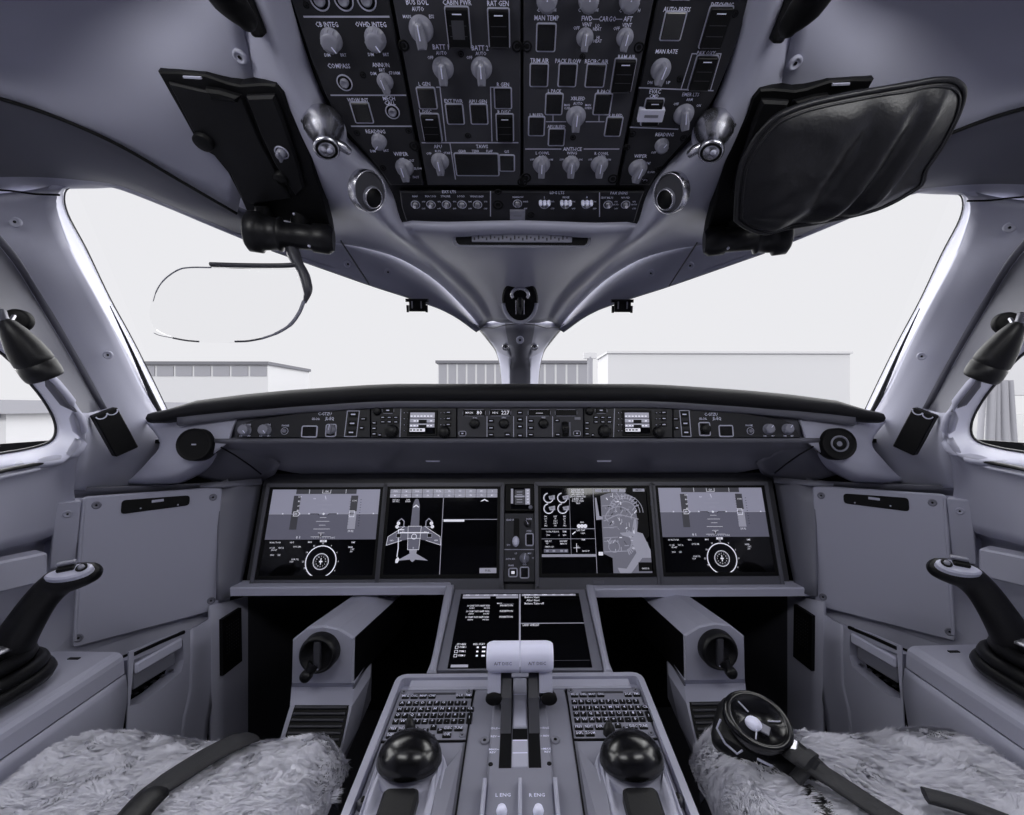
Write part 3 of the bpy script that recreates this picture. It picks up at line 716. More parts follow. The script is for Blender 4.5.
# ================================================================ OVERHEAD PANEL
O0 = P(520, 183, .72); OF = Fr(O0, (1,0,0), P(520, 0, .52)-O0)
def pl(F, pts, c=0): return [F.hit(u, v, c) for u, v in pts]
def ks(F, u, v): return F.depth(u, v)/FP     # metres per pixel there
CURT = [None, None]
class Panel:
    """one control unit: faceplate with its lettering, knobs and switches as parts"""
    def __init__(s, F, name, label, out, th=.006, m='panel', cat='control panel', group=None, bev=.0015):
        s.F, s.F0, s.m = F, F, m; a, b = F.hit(*[sum(c)/len(out) for c in zip(*out)])
        s.t = thing(name, label, cat, F.pt(a, b), group); q = MB(m); prism(q, F, pl(F, out), -.003, th, bev); q.build('faceplate', s.t); s.c = th
        s.L = MB('print')
    def k(s, u, v): return ks(s.F, u, v)
    def T(s, u, v, txt, h=4.2, w=1):
        a, b = s.F.hit(u, v, s.c); text(s.L, s.F, a, b, h*s.k(u, v), txt, s.c+.0005, wide=w*.84)
    def ln(s, pts, w=1.0, m='frame_line'): seg(s.L, s.F, [s.F.hit(u, v, s.c) for u, v in pts], w*s.k(*pts[0]), s.c+.0005, m)
    def btn(s, u, v, w, h, guard=False, lit=None, name=None, line=1.3, cap='black_gloss'):
        k = s.k(u, v); a, b = s.F.hit(u, v, s.c); w, h = w*k/2, h*s.vs(u, v)/2; m = MB('black'); F = s.F
        ring(m, F, rrect(a-w, a+w, b-h, b+h, .0025*k/.0012), line*k, s.c-.001, s.c+.0007, 'frame_line')
        box(m, F, a-w+line*k, a+w-line*k, b-h+line*k, b+h-line*k, s.c-.001, s.c+(.006 if guard else .002), r=.001, bev=.0008, mt='black' if guard else cap)
        if guard:
            z = s.c+.0062; rectf(m, F, a-w*.38, a+w*.38, b+h*.72-.0006, b+h*.72+.0006, z, 'print')
            for yy in (.2, -.3): rectf(m, F, a-w*.7, a+w*.7, b+h*yy-.0003, b+h*yy+.0003, z, 'grey_dark')
            tube(m, [F.pt(a-w*.8, b-h*.86, s.c+.005), F.pt(a+w*.8, b-h*.86, s.c+.005)], .0012, 6, 'grey_dark')
        if lit: rectf(m, F, a-w*lit[0], a+w*lit[0], b-h*lit[1], b+h*lit[1], s.c+(.0063 if guard else .0023), lit[2] if len(lit) > 2 else 's_white')
        return m.build(name or ('guarded_switch' if guard else 'push_button'), s.t)
    def vs(s, u, v):   # metres on the plane per vertical pixel
        return (V(s.F.hit(u, v-2))-V(s.F.hit(u, v+2))).length/4
    def key(s, u, v, w, h, m='black', lt='print', lab=None, hh=.0022, lk=.6):
        k = s.k(u, v); a, b = s.F.hit(u, v, s.c); w, h = w*k/2, h*s.vs(u, v)/2; q = MB(m)
        box(q, s.F, a-w, a+w, b-h, b+h, s.c-.001, s.c+hh, r=.0008, bev=.0006)
        if lab: text(q, s.F, a, b, h*2*lk, lab, s.c+hh+.0003, lt, wide=min(1, w*1.7/(h*2*lk*.95*len(lab))))
        elif lt: rectf(q, s.F, a-w*.55, a+w*.55, b-h*.22, b+h*.22, s.c+hh+.0003, lt)
        return q.build('key', s.t)
    def rot(s, u, v, r, ang=90, style='ptr', m='knob', marks=(), hgt=None, name='rotary_knob'):
        k = s.k(u, v); R = r*k; h0 = hgt or R*(1.4 if style == 'ptr' else .95); a, b = s.F.hit(u, v, s.c+h0*(.12 if style in ('ptr','push') else .28)); F = s.F.at(a, b, s.c, math.radians(ang-90)); q = MB(m)
        if style == 'ptr':
            lathe(q, F, 0, 0, [(R*1.0,-.001),(R*1.0,.0012),(R*.93,.0018),(R*.90,h0*.25),(R*.80,h0*.42),(R*.5,h0*.5),(R*.01,h0*.5)], 28)
            n = 9; o = [(-R*.36, -R*.98), (R*.36, -R*.98), (R*.40, -R*.3), (R*.26, R*.78), (0, R*.95), (-R*.26, R*.78), (-R*.40, -R*.3)]
            prism(q, F, o, h0*.3, h0, h0*.14)
            rectf(q, F, -R*.06, R*.06, -R*.25, R*.86, h0+.0003, 'print')
        elif style == 'dim':
            lathe(q, F, 0, 0, [(R*1.0,-.001),(R*1.0,.001),(R*.86,.0016),(R*.84,h0*.85),(R*.76,h0),(R*.5,h0*1.02),(R*.01,h0*1.02)], 24)
            for i in range(12):
                t_ = i*math.pi/6; tube(q, [F.pt(R*.85*math.cos(t_), R*.85*math.sin(t_), .002), F.pt(R*.83*math.cos(t_), R*.83*math.sin(t_), h0*.85)], R*.06, 5)
            rectf(q, F, -R*.06, R*.06, R*.2, R*.8, h0*1.02+.0003, 'print')
        elif style == 'push':
            ring(q, F, [(R*math.cos(i*.2618), R*math.sin(i*.2618)) for i in range(24)], R*.13, -.001, .0012, 'frame_line')
            lathe(q, F, 0, 0, [(R*.88,-.001),(R*.86,.0006),(R*.01,.0008)], 24, 'black'); lathe(q, F, 0, 0, [(R*.56,0),(R*.54,.004),(R*.40,.005),(R*.34,.0042),(R*.01,.0042)], 24, m)
        elif style == 'black':
            lathe(q, F, 0, 0, [(R*1.1,-.001),(R*1.1,.002),(R*.9,.003),(R*.88,h0),(R*.8,h0*1.08),(R*.01,h0*1.08)], 24, 'black_rubber')
            for i in range(16):
                t_ = i*math.pi/8; tube(q, [F.pt(R*.89*math.cos(t_), R*.89*math.sin(t_), .003), F.pt(R*.87*math.cos(t_), R*.87*math.sin(t_), h0)], R*.06, 5, 'black_rubber')
        return q.build(name, s.t)
    def tog(s, u, v, r=4.6, balls=0):
        k = s.k(u, v); R = r*k; a, b = s.F.hit(u, v, s.c); q = MB('metal')
        ring(q, s.F, [(a+R*math.cos(i*.2618), b+R*math.sin(i*.2618)) for i in range(24)], R*.16, s.c-.001, s.c+.0008, 'frame_line')
        lathe(q, s.F, a, b, [(R*.62,s.c),(R*.6,s.c+.002),(R*.3,s.c+.003)], 12, 'metal')
        tube(q, [s.F.pt(a, b, s.c+.001), s.F.pt(a, b+.003, s.c+.008), s.F.pt(a, b+.004, s.c+.011)], [R*.2,R*.26,R*.34], 10, 'chrome')
        if balls:
            for d in (-1, 0, 1): lathe(q, s.F, a+d*R*.85, b+R*.75, [(R*.36,s.c),(R*.38,s.c+.006),(R*.28,s.c+.009),(R*.02,s.c+.010)], 12, 'ivory')
        return q.build('toggle_switch', s.t)
    def dz(s, u, v, r=3.6, m='black'):
        a, b = s.F.hit(u, v, s.c); R = r*s.k(u, v); q = MB(m)
        lathe(q, s.F, a, b, [(R*1.3,s.c-.002),(R*1.3,s.c+.0006),(R,s.c+.001),(R*.8,s.c-.001),(R*.4,s.c+.001),(R*.01,s.c+.001)], 16)
        return q.build('fastener', s.t)
    def done(s): s.L.build('lettering', s.t, fixn=False)
    def lab(s, *items):
        for it in items: s.T(*it)

# black tray behind the units
m = MB('black'); F = OF
out = [(262,-50),(778,-50),(754,0),(733,61),(718,98),(701,128),(664,170),(648,195),(640,232),(400,232),(393,195),(378,170),(341,128),(324,98),(309,61),(290,0)]
prism(m, OF, pl(OF, [(u+(4 if u > 520 else -4), v) for u, v in out]), -.035, -.004)
tag(m.build('overhead_panel_tray'), 'black tray holding the overhead switch units', 'tray')

p = Panel(OF, 'lighting_control_unit', 'black overhead unit with integral lighting and compass knobs beside the left grey rim', [(280,-32),(384,-32),(424,183),(391,183),(379,165),(344,125),(327,94),(312,57),(293,0)])
for u in (319.5, 343.5, 366.5): p.rot(u, 0, 9.5, 90, 'push')
p.ln([(304,16.5),(389,16.5)], 1.6)
p.rot(331, 41, 10.5, -60, 'dim'); p.rot(375, 40, 10.5, -60, 'dim')
p.lab((327,24.5,'CB INTEG',4.2),(371,24.5,'OVHD INTEG',4.2),(327.5,55,'DIM',2.8),(343.5,55,'BRT',2.8),(371,54.5,'DIM',2.8),(386,54.5,'BRT',2.8),(339,66,'COMPASS',4.2),(381,65,'ANNUN',3.8),(382,70,'BRT',2.8),(373.5,73.5,'DIM',2.8),(394.5,73,'STORM',2.8),(358,100,'WDW INT',3.6),(389,98.5,'MECH',3.8),(390,103,'CALL',3.8),(375.5,131.5,'READING',3.8),(373,151,'DIM',2.6),(386,150.5,'BRT',2.6),(401,154,'WIPER',4),(402,159,'OFF',2.4),(412,160.5,'INT',2.4),(418,168.5,'SLOW',2.4),(416,177,'FAST',2.4))
p.rot(344.5, 83, 7.5, 90, 'push'); p.rot(385, 82, 8, 100, 'ptr')
p.ln([(331,95),(406,95)], 1.3); p.btn(362, 112.5, 19, 21); p.rot(392.5, 112, 7, 90, 'push'); p.ln([(351.5,126),(411.5,126)], 1.3)
p.rot(379, 142, 7.5, -130, 'dim'); p.rot(404.5, 168, 9, 95, 'ptr')
for u, v in ((363,75),(408.5,131),(357,133),(383,168),(306,5)): p.dz(u, v, 2.4)
p.done()
p = Panel(OF, 'electrical_panel', 'dark overhead unit with two battery knobs and generator buttons', [(388,-32),(520.5,-32),(520.5,183),(428,183)], m='panel_mid')
p.rot(421, 30, 12, 92, 'ptr'); p.rot(443, 69, 10.5, 90, 'ptr'); p.rot(481.5, 69, 10.5, 90, 'ptr'); p.rot(440, 162, 8.8, 92, 'ptr')
p.btn(458.5, 27.5, 24, 42, True, (.5,.45,'grey_dark')); p.btn(499, 28, 22, 40, True)
p.btn(427, 98, 19, 22); p.btn(503, 98, 18, 22); p.btn(431.5, 127.5, 19, 28, True); p.btn(505, 127.5, 18, 28, True); p.btn(455, 114, 18, 21); p.btn(479, 114, 18, 21)
p.btn(477, 164.5, 44, 23, False); p.btn(507, 163, 16, 17)
for u in (462, 475.5, 489.5): p.ln([(u-3.5,157.5),(u+3.5,157.5)], .8, 'print')
p.lab((417,2,'BUS ISOL',4.6),(418,9,'AUTO',3.6),(407,16.5,'MAIN',2.8),(431.5,16.5,'ESS',3),(457,2.5,'CABIN PWR',4.4),(498,3.5,'RAT GEN',4.4),(441,47,'BATT 1',4.4),(441.5,53,'AUTO',3.2),(430.5,57.5,'OFF',2.8),(480,48,'BATT 2',4.4),(481,53.5,'AUTO',3.2),(469.5,57.5,'OFF',2.8),(424.5,84,'L GEN',3.6),(503,84.5,'R GEN',3.6),(425.5,111.5,'L DISC',3.6),(504,112,'R DISC',3.6),(453.5,101,'EXT PWR',3.6),(478,101.5,'APU GEN',3.6),(438,146.5,'APU',3.6),(438,151,'RUN',2.4),(429,153.5,'OFF',2.4),(448,153,'START',2.4),(482,146.5,'TAWS',3.6),(462,151,'GEAR',2.6),(475.5,151,'TERR',2.6),(489.5,151,'FLAP',2.6),(506.5,151.5,'G/S',2.8))
p.ln([(436.5,87),(440,87),(446,141)], 1); p.ln([(494,87),(490.5,87),(492,141)], 1); p.ln([(422,142.5),(518,142.5)], 1.2); p.ln([(450,143),(455.5,179)], 1)
for u, v in ((403.5,45.5),(414.5,146),(517,46.5),(522.5,182)): p.dz(u, v, 4)
for u, v in ((461,54),(468,135.5)): p.dz(u, v, 2.2)
p.done()
p = Panel(OF, 'air_conditioning_panel', 'dark overhead unit with pack, bleed and anti-ice controls', [(523.5,-32),(659,-32),(615,183),(523.5,183)], m='panel_mid')
for u in (547, 589, 630): p.rot(u, 1, 10.5, 90, 'dim')
p.btn(546, 37.5, 20, 29)
p.rot(585, 38, 8.5, 88, 'ptr'); p.rot(625, 38, 8.5, 84, 'ptr')
for u, v, w, h in ((539,75,19,24),(567.5,75,19,24),(595.5,75.5,20,24),(554,104,18,22),(602.5,104,18,22),(536.5,126,17,20),(613.5,126.5,17,20),(556.5,137,17,18)): p.btn(u, v, w, h)
p.btn(623, 75.5, 22, 34, True); p.rot(576, 117, 9.8, 90, 'ptr')
for u in (541.5, 571, 599.5): p.rot(u, 165, 8.6, 90, 'ptr')
p.lab((538.5,10,'C',3),(555,10,'H',3),(579.5,10,'C',3),(597,10,'H',3),(620.5,10.5,'C',3),(639,10.5,'H',3),(546.5,18,'MAN TEMP',4.2),(587,18.5,'FWD',4.2),(607.5,19,'CARGO',4.2),(628,19,'AFT',4.2),(587,24.5,'VENT',3.2),(627,25,'VENT',3.2),(576.5,28,'OFF',3),(616.5,28.5,'OFF',3),(597.5,25.5,'LO',2.8),(597,29,'HEAT',2.8),(598,37.5,'HI',2.8),(597.5,41,'HEAT',2.8),(539.5,60.5,'TRIM AIR',3.8),(568,61,'PACK FLOW',3.8),(596.5,61.5,'RECIRC AIR',3.8),(626.5,57,'RAM AIR',3.8),(554.5,91,'L PACK',3.4),(604,91.5,'R PACK',3.4),(578,98.5,'XBLEED',3.4),(578,103.5,'AUTO',2.8),(567,105,'MAN',2.2),(567,108,'CLSD',2.2),(588,105,'MAN',2.2),(588,108,'OPEN',2.2),(536.5,115,'L BLEED',3.2),(615.5,115.5,'R BLEED',3.2),(556.5,126.5,'APU BLEED',3),(572.5,149,'ANTI-ICE',3.8),(542.5,153,'L COWL',3),(572,153,'WING',3),(601.5,153.5,'R COWL',3),(542.5,156.5,'AUTO',2.4),(572,156.5,'AUTO',2.4),(601.5,156.5,'AUTO',2.4))
for u in (541.5, 571, 599.5): p.lab((u-9.5,159.5,'OFF',2),(u+9.5,159.5,'ON',2))
p.ln([(593,19),(600,19)], .8); p.ln([(615,19),(622,19)], .8); p.ln([(546,121.5),(566,121.5)], .9); p.ln([(586,121.5),(604,121.5)], .9); p.ln([(553,115),(553,121.5)], .9); p.ln([(599,115),(599,121.5)], .9)
p.ln([(525.5,148.8),(561,148.8)], 1.1); p.ln([(584,148.8),(619,148.8)], 1.1)
for u, v in ((527,46.5),(639,47.5),(613,179),(526,178)): p.dz(u, v, 4)
for u, v in ((582.5,56.5),(573,137.5)): p.dz(u, v, 2.2)
p.done()
p = Panel(OF, 'pressurization_panel', 'black overhead unit with ditching, oxygen and evacuation switches beside the right grey rim', [(663,-32),(762,-32),(750,0),(730,57),(714,94),(697,124),(661,165),(649,183),(619,183)])
p.btn(673, 26, 22, 29); p.btn(715.5, 27.5, 24, 41, True); p.btn(702.5, 73, 22, 34, True); p.rot(661, 70, 10, 80, 'ptr'); p.rot(684, 115, 10, 105, 'ptr'); p.rot(662, 146, 7, 60, 'dim'); p.rot(638, 169, 9.3, 80, 'ptr'); p.btn(652, 112, 19, 27, True)
p.btn(681, -6, 22, 12)
p.lab((677,9.5,'AUTO PRESS',4),(722,5,'DITCHING',4),(666.5,51.5,'MAN RATE',3.8),(706,53,'PAX OXY',3.6),(650,82.5,'DN',2.8),(668,82.5,'UP',2.8),(655,91.5,'EVAC',4),(654,96,'CMD',3.4),(690.5,94.5,'EMER LTS',3.4),(689.5,99.5,'ARM',2.6),(676,104,'OFF',2.4),(698.5,105.5,'ON',2.4),(664.5,134.5,'READING',3.6),(653.5,152.5,'OFF',2.4),(640.5,156,'WIPER',3.6),(640,160,'OFF',2.2),(648.5,163,'INT',2.2),(651,172,'SLOW',2.2),(645,180,'FAST',2.2))
p.ln([(697,53.5),(692,53.5),(681,88.5)], 1); p.ln([(716,53.5),(721,53.5),(710.5,89.5)], 1); p.ln([(639,87.5),(713,90.5)], 1.2); p.ln([(630,127),(678,129)], 1.2)
p.key(650.5, 113, 25, 12, 'paper', 'grey', hh=.0075)
for u, v in ((735,14),(683.5,138),(627,147.5),(680,79),(632.5,134),(658,169.5),(645,181)): p.dz(u, v, 2.6)
p.done()
EF = Fr(O0, (1,0,0), P(520, 0, .52)-O0)
p = Panel(EF, 'exterior_light_panel', 'narrow black overhead strip of small light toggles under the larger units', [(400,190),(644,190),(640,200),(634,221),(407,221),(402,206)], th=.004)
for u in (415.5,431,446.5,462,477.5): p.tog(u, 204.5)
p.tog(517.5, 203.5)
for u in (544.5,565.5,586.5): p.tog(u, 204.5, 4.8, 1)
for u in (608,625.5): p.tog(u, 204.5)
p.lab((449,191.8,'EXT LTS',3.2),(415,196.2,'NAV',2.2),(430.5,196.2,'BEACON',2.2),(445.5,196.2,'STROBE',2.2),(461,196.2,'LOGO',2.2),(477,196.4,'WING INSP',2.2),(518,197,'NARROW',2),(557,192.6,'LDG LTS',3.2),(544.5,197.2,'L',2.2),(566,197.2,'NOSE',2.2),(587,197.2,'R',2.2),(619,193,'PAX SIGNS',3),(607,197.6,'SEAT BELTS',2),(625.5,197.6,'NO PED',2))
for u in (415.5,431,446.5,462,477.5,544.5,565.5,586.5,517.5): p.lab((u+8,201.5,'ON' if u != 517.5 else 'WIDE',1.7),(u+8,208.5,'OFF',1.7))
p.lab((616,201.5,'ON',1.7),(616,204.5,'AUTO',1.7),(616,208.5,'OFF',1.7),(634,201.5,'ON',1.7),(634,204.5,'AUTO',1.7),(634,208.5,'OFF',1.7))
p.ln([(490.5,191),(490.5,216)], 1); p.ln([(599.5,192.5),(599.5,216.5)], 1)
p.key(517.5, 214, 15, 9, 'knob', 'grey', hh=.004)
p.dz(498,205,4.2); p.dz(498,192,2.6); p.dz(531,215,2.6); p.done()
# slot gauge in the funnel under the overhead panel
F = facing(P(522,238,.795), (0,-1,-.30)); k = .795/FP
t = thing('strip_lamp', 'long recessed bar lamp in grey trim below the overhead switches', 'lamp', F.o)
m = MB('rim'); ring(m, F, rrect(-69*k, 69*k, -9*k, 8.5*k, 6*k, 4), 2.5*k, -.004, .0012, 'grey'); m.build('bezel', t)
m = MB('black'); box(m, F, -66*k, 66*k, -7*k, 7*k, -.02, .0012, r=5*k); m.build('recess', t)
m = MB('knob'); box(m, F, -50*k, 50*k, -4.2*k, 4*k, .001, .004, r=.001, bev=.001)
for i in range(24): rectf(m, F, (-48+4*i)*k, (-46.5+4*i)*k, (-2.5+(i*7 % 3))*k, (.2+(i*5 % 3))*k, .0043, 'grey_dark')
m.build('lens', t)
# chrome reading spotlights and oval air nozzles on the rims
for s, sd in ((1, 'left'), (-1, 'right')):
    c = mir(P(324, 128, .625), s); e = mir(P(328, 159, .600), s); F = axfr(c, e); F.n = (e-c).normalized(); L_ = (e-c).length
    t = thing('spotlight', 'chrome swivel reading spotlight on the grey rim %s of the overhead switches' % sd, 'spotlight', c)
    m = MB('chrome'); lathe(m, F, 0, 0, [(.026,-.010),(.0255,.000),(.020,.011),(.0155,.022),(.0125,.031),(.013,.033),(.0150,.035),(.0162,.038),(.0162,.042),(.0145,.0435)], 32); m.build('body', t)
    m = MB('screen'); lathe(m, F, 0, 0, [(.0135,.0434),(.0125,.0445),(.0105,.0440)], 24, 'black'); lathe(m, F, 0, 0, [(.0104,.0438),(.009,.0452),(.001,.0462)], 20, 'chrome'); lathe(m, F, .003, .001, [(.004,.0450),(.003,.0472),(.001,.0475)], 14, 'reveal'); m.build('lens', t)
    m = MB('rim'); Fb = facing(mir(P(326,134,.63), s), (-.35*s*-1, -.5, -1)); lathe(m, Fb, 0, 0, [(.024,-.012),(.023,-.002),(.020,.000)], 28, sx=1.15); m.build('base_ring', t)
    m = MB('chrome'); tube(m, [mir(P(303,119,.622), s), mir(P(310,126,.615), s), mir(P(317,132,.615), s)], [.005,.0065,.006], 8); tube(m, [mir(P(349,152,.64), s), mir(P(343,147,.63), s), mir(P(335,143,.625), s)], [.005,.0065,.006], 8); isl(m, 'bracket', t)
    c = mir(P(369.5, 191.5, .685), s); F = facing(c, (s*.82, -.5, -.42), (-.35*s, -.7, .7))
    t = thing('air_nozzle', 'oval chrome-ringed air nozzle on the grey rim under the %s spotlight' % sd, 'air nozzle', c)
    m = MB('chrome'); lathe(m, F, 0, 0, [(.027,-.012),(.027,.002),(.026,.0035),(.0245,.002),(.0235,-.004)], 32, sy=1.08); lathe(m, F, 0, 0, [(.0237,.000),(.020,-.001),(.001,-.002)], 28, 'grey_dark', sy=1.08); m.build('bezel', t)
    m = MB('chrome'); Fi = F.at(.0, -.009, -.006); lathe(m, Fi, 0, 0, [(.0165,.000),(.0155,.009),(.0145,.010)], 28, 'grey'); lathe(m, Fi, 0, 0, [(.0150,.0095),(.0148,.0112),(.0132,.0112),(.0130,.0095)], 28, 'chrome'); lathe(m, Fi, 0, 0, [(.0131,.0100),(.0128,.0108),(.001,.0109)], 20, 'black'); m.build('nozzle', t)

# ================================================================ GLARESHIELD UNITS
def gp(name, label, out, **k): return Panel(GF, name, label, out, th=.004, bev=.001, **k)
p = gp('lighting_strip', 'black glareshield end unit with two pale knobs near the plain left pod', [(237,437.5),(370.5,437.5),(370.5,407.5),(345,408.5),(300,413.5),(255,420),(244,424)])
p.rot(244.5,430,6,-50,'dim'); p.rot(264.5,430,6,-50,'dim'); p.rot(284.5,431,3.6,0,'push'); p.btn(309.5,431.5,16,12); p.btn(331,430.5,11,13,lit=(.1,.1)); p.rot(331,429.5,5,80,'ptr')
p.ln([(347.5,411),(359.5,411),(356.5,436.5),(344.5,436.5),(347.5,411)], .8)
for v in (414.5,423.5,432.5): p.key(352.5-(v-423)*.12, v, 8, 5.4)
p.key(363.5,419,6,3); p.key(361.8,428,4.4,4)
p.lab((325,414,'C-GTZU',3),(316,419,'SELCAL',2),(330,418.7,'JL-EQ',3),(285.5,425.7,'PHONE',1.8),(248,424.8,'FLOOD',1.6),(268,424.8,'INTEG',1.6),(241,436,'DIM',1.4),(249,436,'BRT',1.4),(261,436,'DIM',1.4),(269,436,'BRT',1.4))
p.done()
p = gp('lighting_strip', 'black glareshield end unit with two pale knobs near the ringed right pod', [(673,437.5),(800,437.5),(790,423),(782,420),(742,413.5),(700,408.5),(673,407.5)])
p.rot(769,429,5.6,50,'dim'); p.rot(788,429,5.6,50,'dim'); p.rot(750.5,431,3.6,0,'push'); p.btn(726,431,15,12); p.btn(704.5,429,12,14); p.rot(705.5,429,5,100,'black')
p.ln([(679.5,410.5),(689,410.5),(691,436.5),(682,436.5),(679.5,410.5)], .8)
for v in (414.5,423.5,432.5): p.key(685+(v-423)*.1, v, 7.4, 5.4)
p.key(673.5+2,419,6,3); p.key(676.5,428,4.4,4)
p.lab((711,414.5,'C-GTZU',3),(703,418.8,'SELCAL',2),(717,418.6,'JL-EQ',3),(749,425.5,'PHONE',1.8),(765,436,'DIM',1.4),(773,436,'BRT',1.4),(785,436,'DIM',1.4),(792,436,'BRT',1.4)); p.done()
for u0_, sg, lab, ul in ((371.5, 1, 'tuning unit with white text screen in the glareshield, beside the left end unit', None), (584, 1, 'tuning unit with white text screen in the glareshield, beside the right end unit', 1)):
    w_ = 85 if not ul else 88; U = lambda x: u0_+x*w_/85
    p = gp('radio_tuning_panel', lab, [(u0_,437.5),(u0_+w_,437.5),(u0_+w_,406.5),(u0_,406.5)])
    p.rot(U(5.5),411,4,90,'black'); p.btn(U(16.5),410.5,12,6,lit=(.25,.18,'print'),line=.4,cap='black')
    for x in (11.5,18,24.5):
        for v in (417.5,422): p.key(U(x), v, 5, 3)
    for v in (423,428.5,434): p.key(U(2.8), v, 5, 3.4)
    p.key(U(8.5),435,3.4,3.4); p.rot(U(20),431,6.2,90,'black',hgt=.014); p.ln([(U(29.5),408),(U(28.5),437)], .7)
    for x in (33,36.5,70.5-1,73):
        for v in (413,419,425,431) if x < 60 else (413,419,425): p.key(U(x), v, 1.8, 1.8, 'black', 'print')
    k_ = p.k(U(51), 423); a, b = p.F.hit(U(51), 423, p.c); q = MB('black'); W_, H_ = 14.8*k_, 12.6*k_
    box(q, p.F, a-W_, a+W_, b-H_, b+H_, p.c-.001, p.c+.003, r=.001, bev=.0008)
    o = q.build('screen_frame', p.t); q = MB('screen')
    rnd = random.Random(3); z = p.c+.0034; box(q, p.F, a-W_*.86, a+W_*.86, b-H_*.86, b+H_*.86, p.c+.002, z-.0002)
    for j, (y0, y1) in enumerate(((.40,.82),(.02,.34),(-.36,-.06),(-.7,-.44))):
        e = .82 if j < 3 else .2
        rectf(q, p.F, a-W_*.82, a+W_*e, b+H_*y0, b+H_*y1, z, 's_map' if j != 3 else 's_white')
        for i in range(7):
            x = a-W_*.8+i*W_*.22
            if x < a+W_*(e-.2) and rnd.random() < .8: rectf(q, p.F, x, x+W_*.15, b+H_*(y0+.08), b+H_*(y0+.08+.1), z+.0002, 's_white' if j < 3 else 'black')
        if j in (1, 2): rectf(q, p.F, a-W_*.25, a+W_*.3, b+H_*y0, b+H_*(y1-.1), z+.0003, 'black')
    q.build('screen', o)
    for v in (412.5,418.6,424.6): p.key(U(77), v, 5.4, 3.6)
    p.rot(U(72.5),432,5.6,90,'black',hgt=.013); p.done()
p = gp('flight_guidance_panel', 'central glareshield unit with four digit windows and heading and altitude knobs', [(457.5,437.5),(583,437.5),(583,406.5),(457.5,406.5)], m='panel_mid')
for a_, b_, s1, s2 in ((463,485.5,'MACH','80'),(489.5,511,'HDG','227'),(528,550.5,'-----',''),(555,577,'','')):
    u = (a_+b_)/2; p.btn(u, 412.8, b_-a_, 6.6, line=.3, cap='black')
    q = MB('s_white'); F = p.F; k_ = p.k(u, 412.8); a, b = F.hit(u, 412.8, p.c+.003)
    if s1: text(q, F, a-(0 if not s2 else 5)*k_, b, (1.8 if s2 else 3)*k_, s1, p.c+.003, 's_white')
    if s2: text(q, F, a+5*k_, b, 3.8*k_, s2, p.c+.003, 's_white')
    if s1: q.build('digits', p.t)
for u in (474.5, 504, 543.5): p.rot(u, 423.5, 4.6, 90, 'black'); 
for u in (491, 530.8):
    for v in (421,428,434.8): p.key(u, v, 6, 3.6)
p.btn(462.5,433.6,7.6,5.4,line=.8,lit=(.25,.22,'print'),cap='black'); p.btn(577,433.4,7.6,5.4,line=.8,lit=(.25,.22,'print'),cap='black'); p.key(507.6,434.6,6,3.8); p.key(577.5,418.5,6,2.6,'knob',None)
for v in (412.7,419.6,426.6,435.6): p.key(520, v, 5.6, 4)
p.key(557,420.5,5,3.4); p.key(557.7,434.7,5.4,3.8)
for u in (487,513.6,526.6,552.6): p.ln([(u,416.5),(u,437)], .7)
a, b = p.F.hit(565,429,p.c); m = MB('black_rubber'); Fw = Fr(p.F.pt(a, b, .000), p.F.n, p.F.y); lathe(m, Fw, 0, 0, [(.0165,-.007),(.0175,-.005),(.0175,.005),(.0165,.007)], 28)
for i in range(20): t_ = i*math.pi/10; tube(m, [Fw.pt(.0176*math.cos(t_), .0176*math.sin(t_), -.005), Fw.pt(.0176*math.cos(t_), .0176*math.sin(t_), .005)], .0012, 4)
m.build('thumbwheel', p.t); m = MB('knob'); tube(m, [p.F.pt(a+.011, b-.016, .005), p.F.pt(a+.011, b+.016, .005)], .002, 6); m.build('wheel_scale', p.t)
p.lab((475,418.2,'PUSH',1.5),(504,417.8,'SYNC',1.5),(543.5,417.6,'FINE',1.5)); p.done()
# ================================================================ SCREENS
class Scr:
    def __init__(s, F, a0, a1, b0, b1, c): s.F, s.a0, s.b0, s.w, s.h, s.c, s.m = F, a0, b0, a1-a0, b1-b0, c, MB('s_white')
    def X(s, x): return s.a0+x*s.w
    def Y(s, y): return s.b0+y*s.h
    def r(s, x0, x1, y0, y1, m='s_white', z=0): rectf(s.m, s.F, s.X(x0), s.X(x1), s.Y(y0), s.Y(y1), s.c+.0003+z*.0002, m)
    def t(s, x, y, h, txt, m='s_white', z=3, w=1): text(s.m, s.F, s.X(x), s.Y(y), h*s.h, txt, s.c+.0003+z*.0002, m, wide=w)
    def l(s, pts, w=.004, m='s_white', z=2, cl=False): seg(s.m, s.F, [(s.X(x), s.Y(y)) for x, y in pts], w*s.w, s.c+.0003+z*.0002, m, cl)
    def c_(s, x, y, r, w=.004, m='s_white', z=2, t0=0, t1=360): arc(s.m, s.F, s.X(x), s.Y(y), r*s.w, w*s.w, t0, t1, s.c+.0003+z*.0002, m, 30)
    def d(s, x, y, r, m='s_white', z=2): disc(s.m, s.F, s.X(x), s.Y(y), r*s.w, s.c+.0003+z*.0002, m)
    def pg(s, pts, m='s_white', z=1):
        q = [(s.X(x), s.Y(y)) for x, y in pts]; s.m.add([s.F.pt(a, b, s.c+.0003+z*.0002) for a, b in q], poly_faces(q, list(range(len(q)))), m)
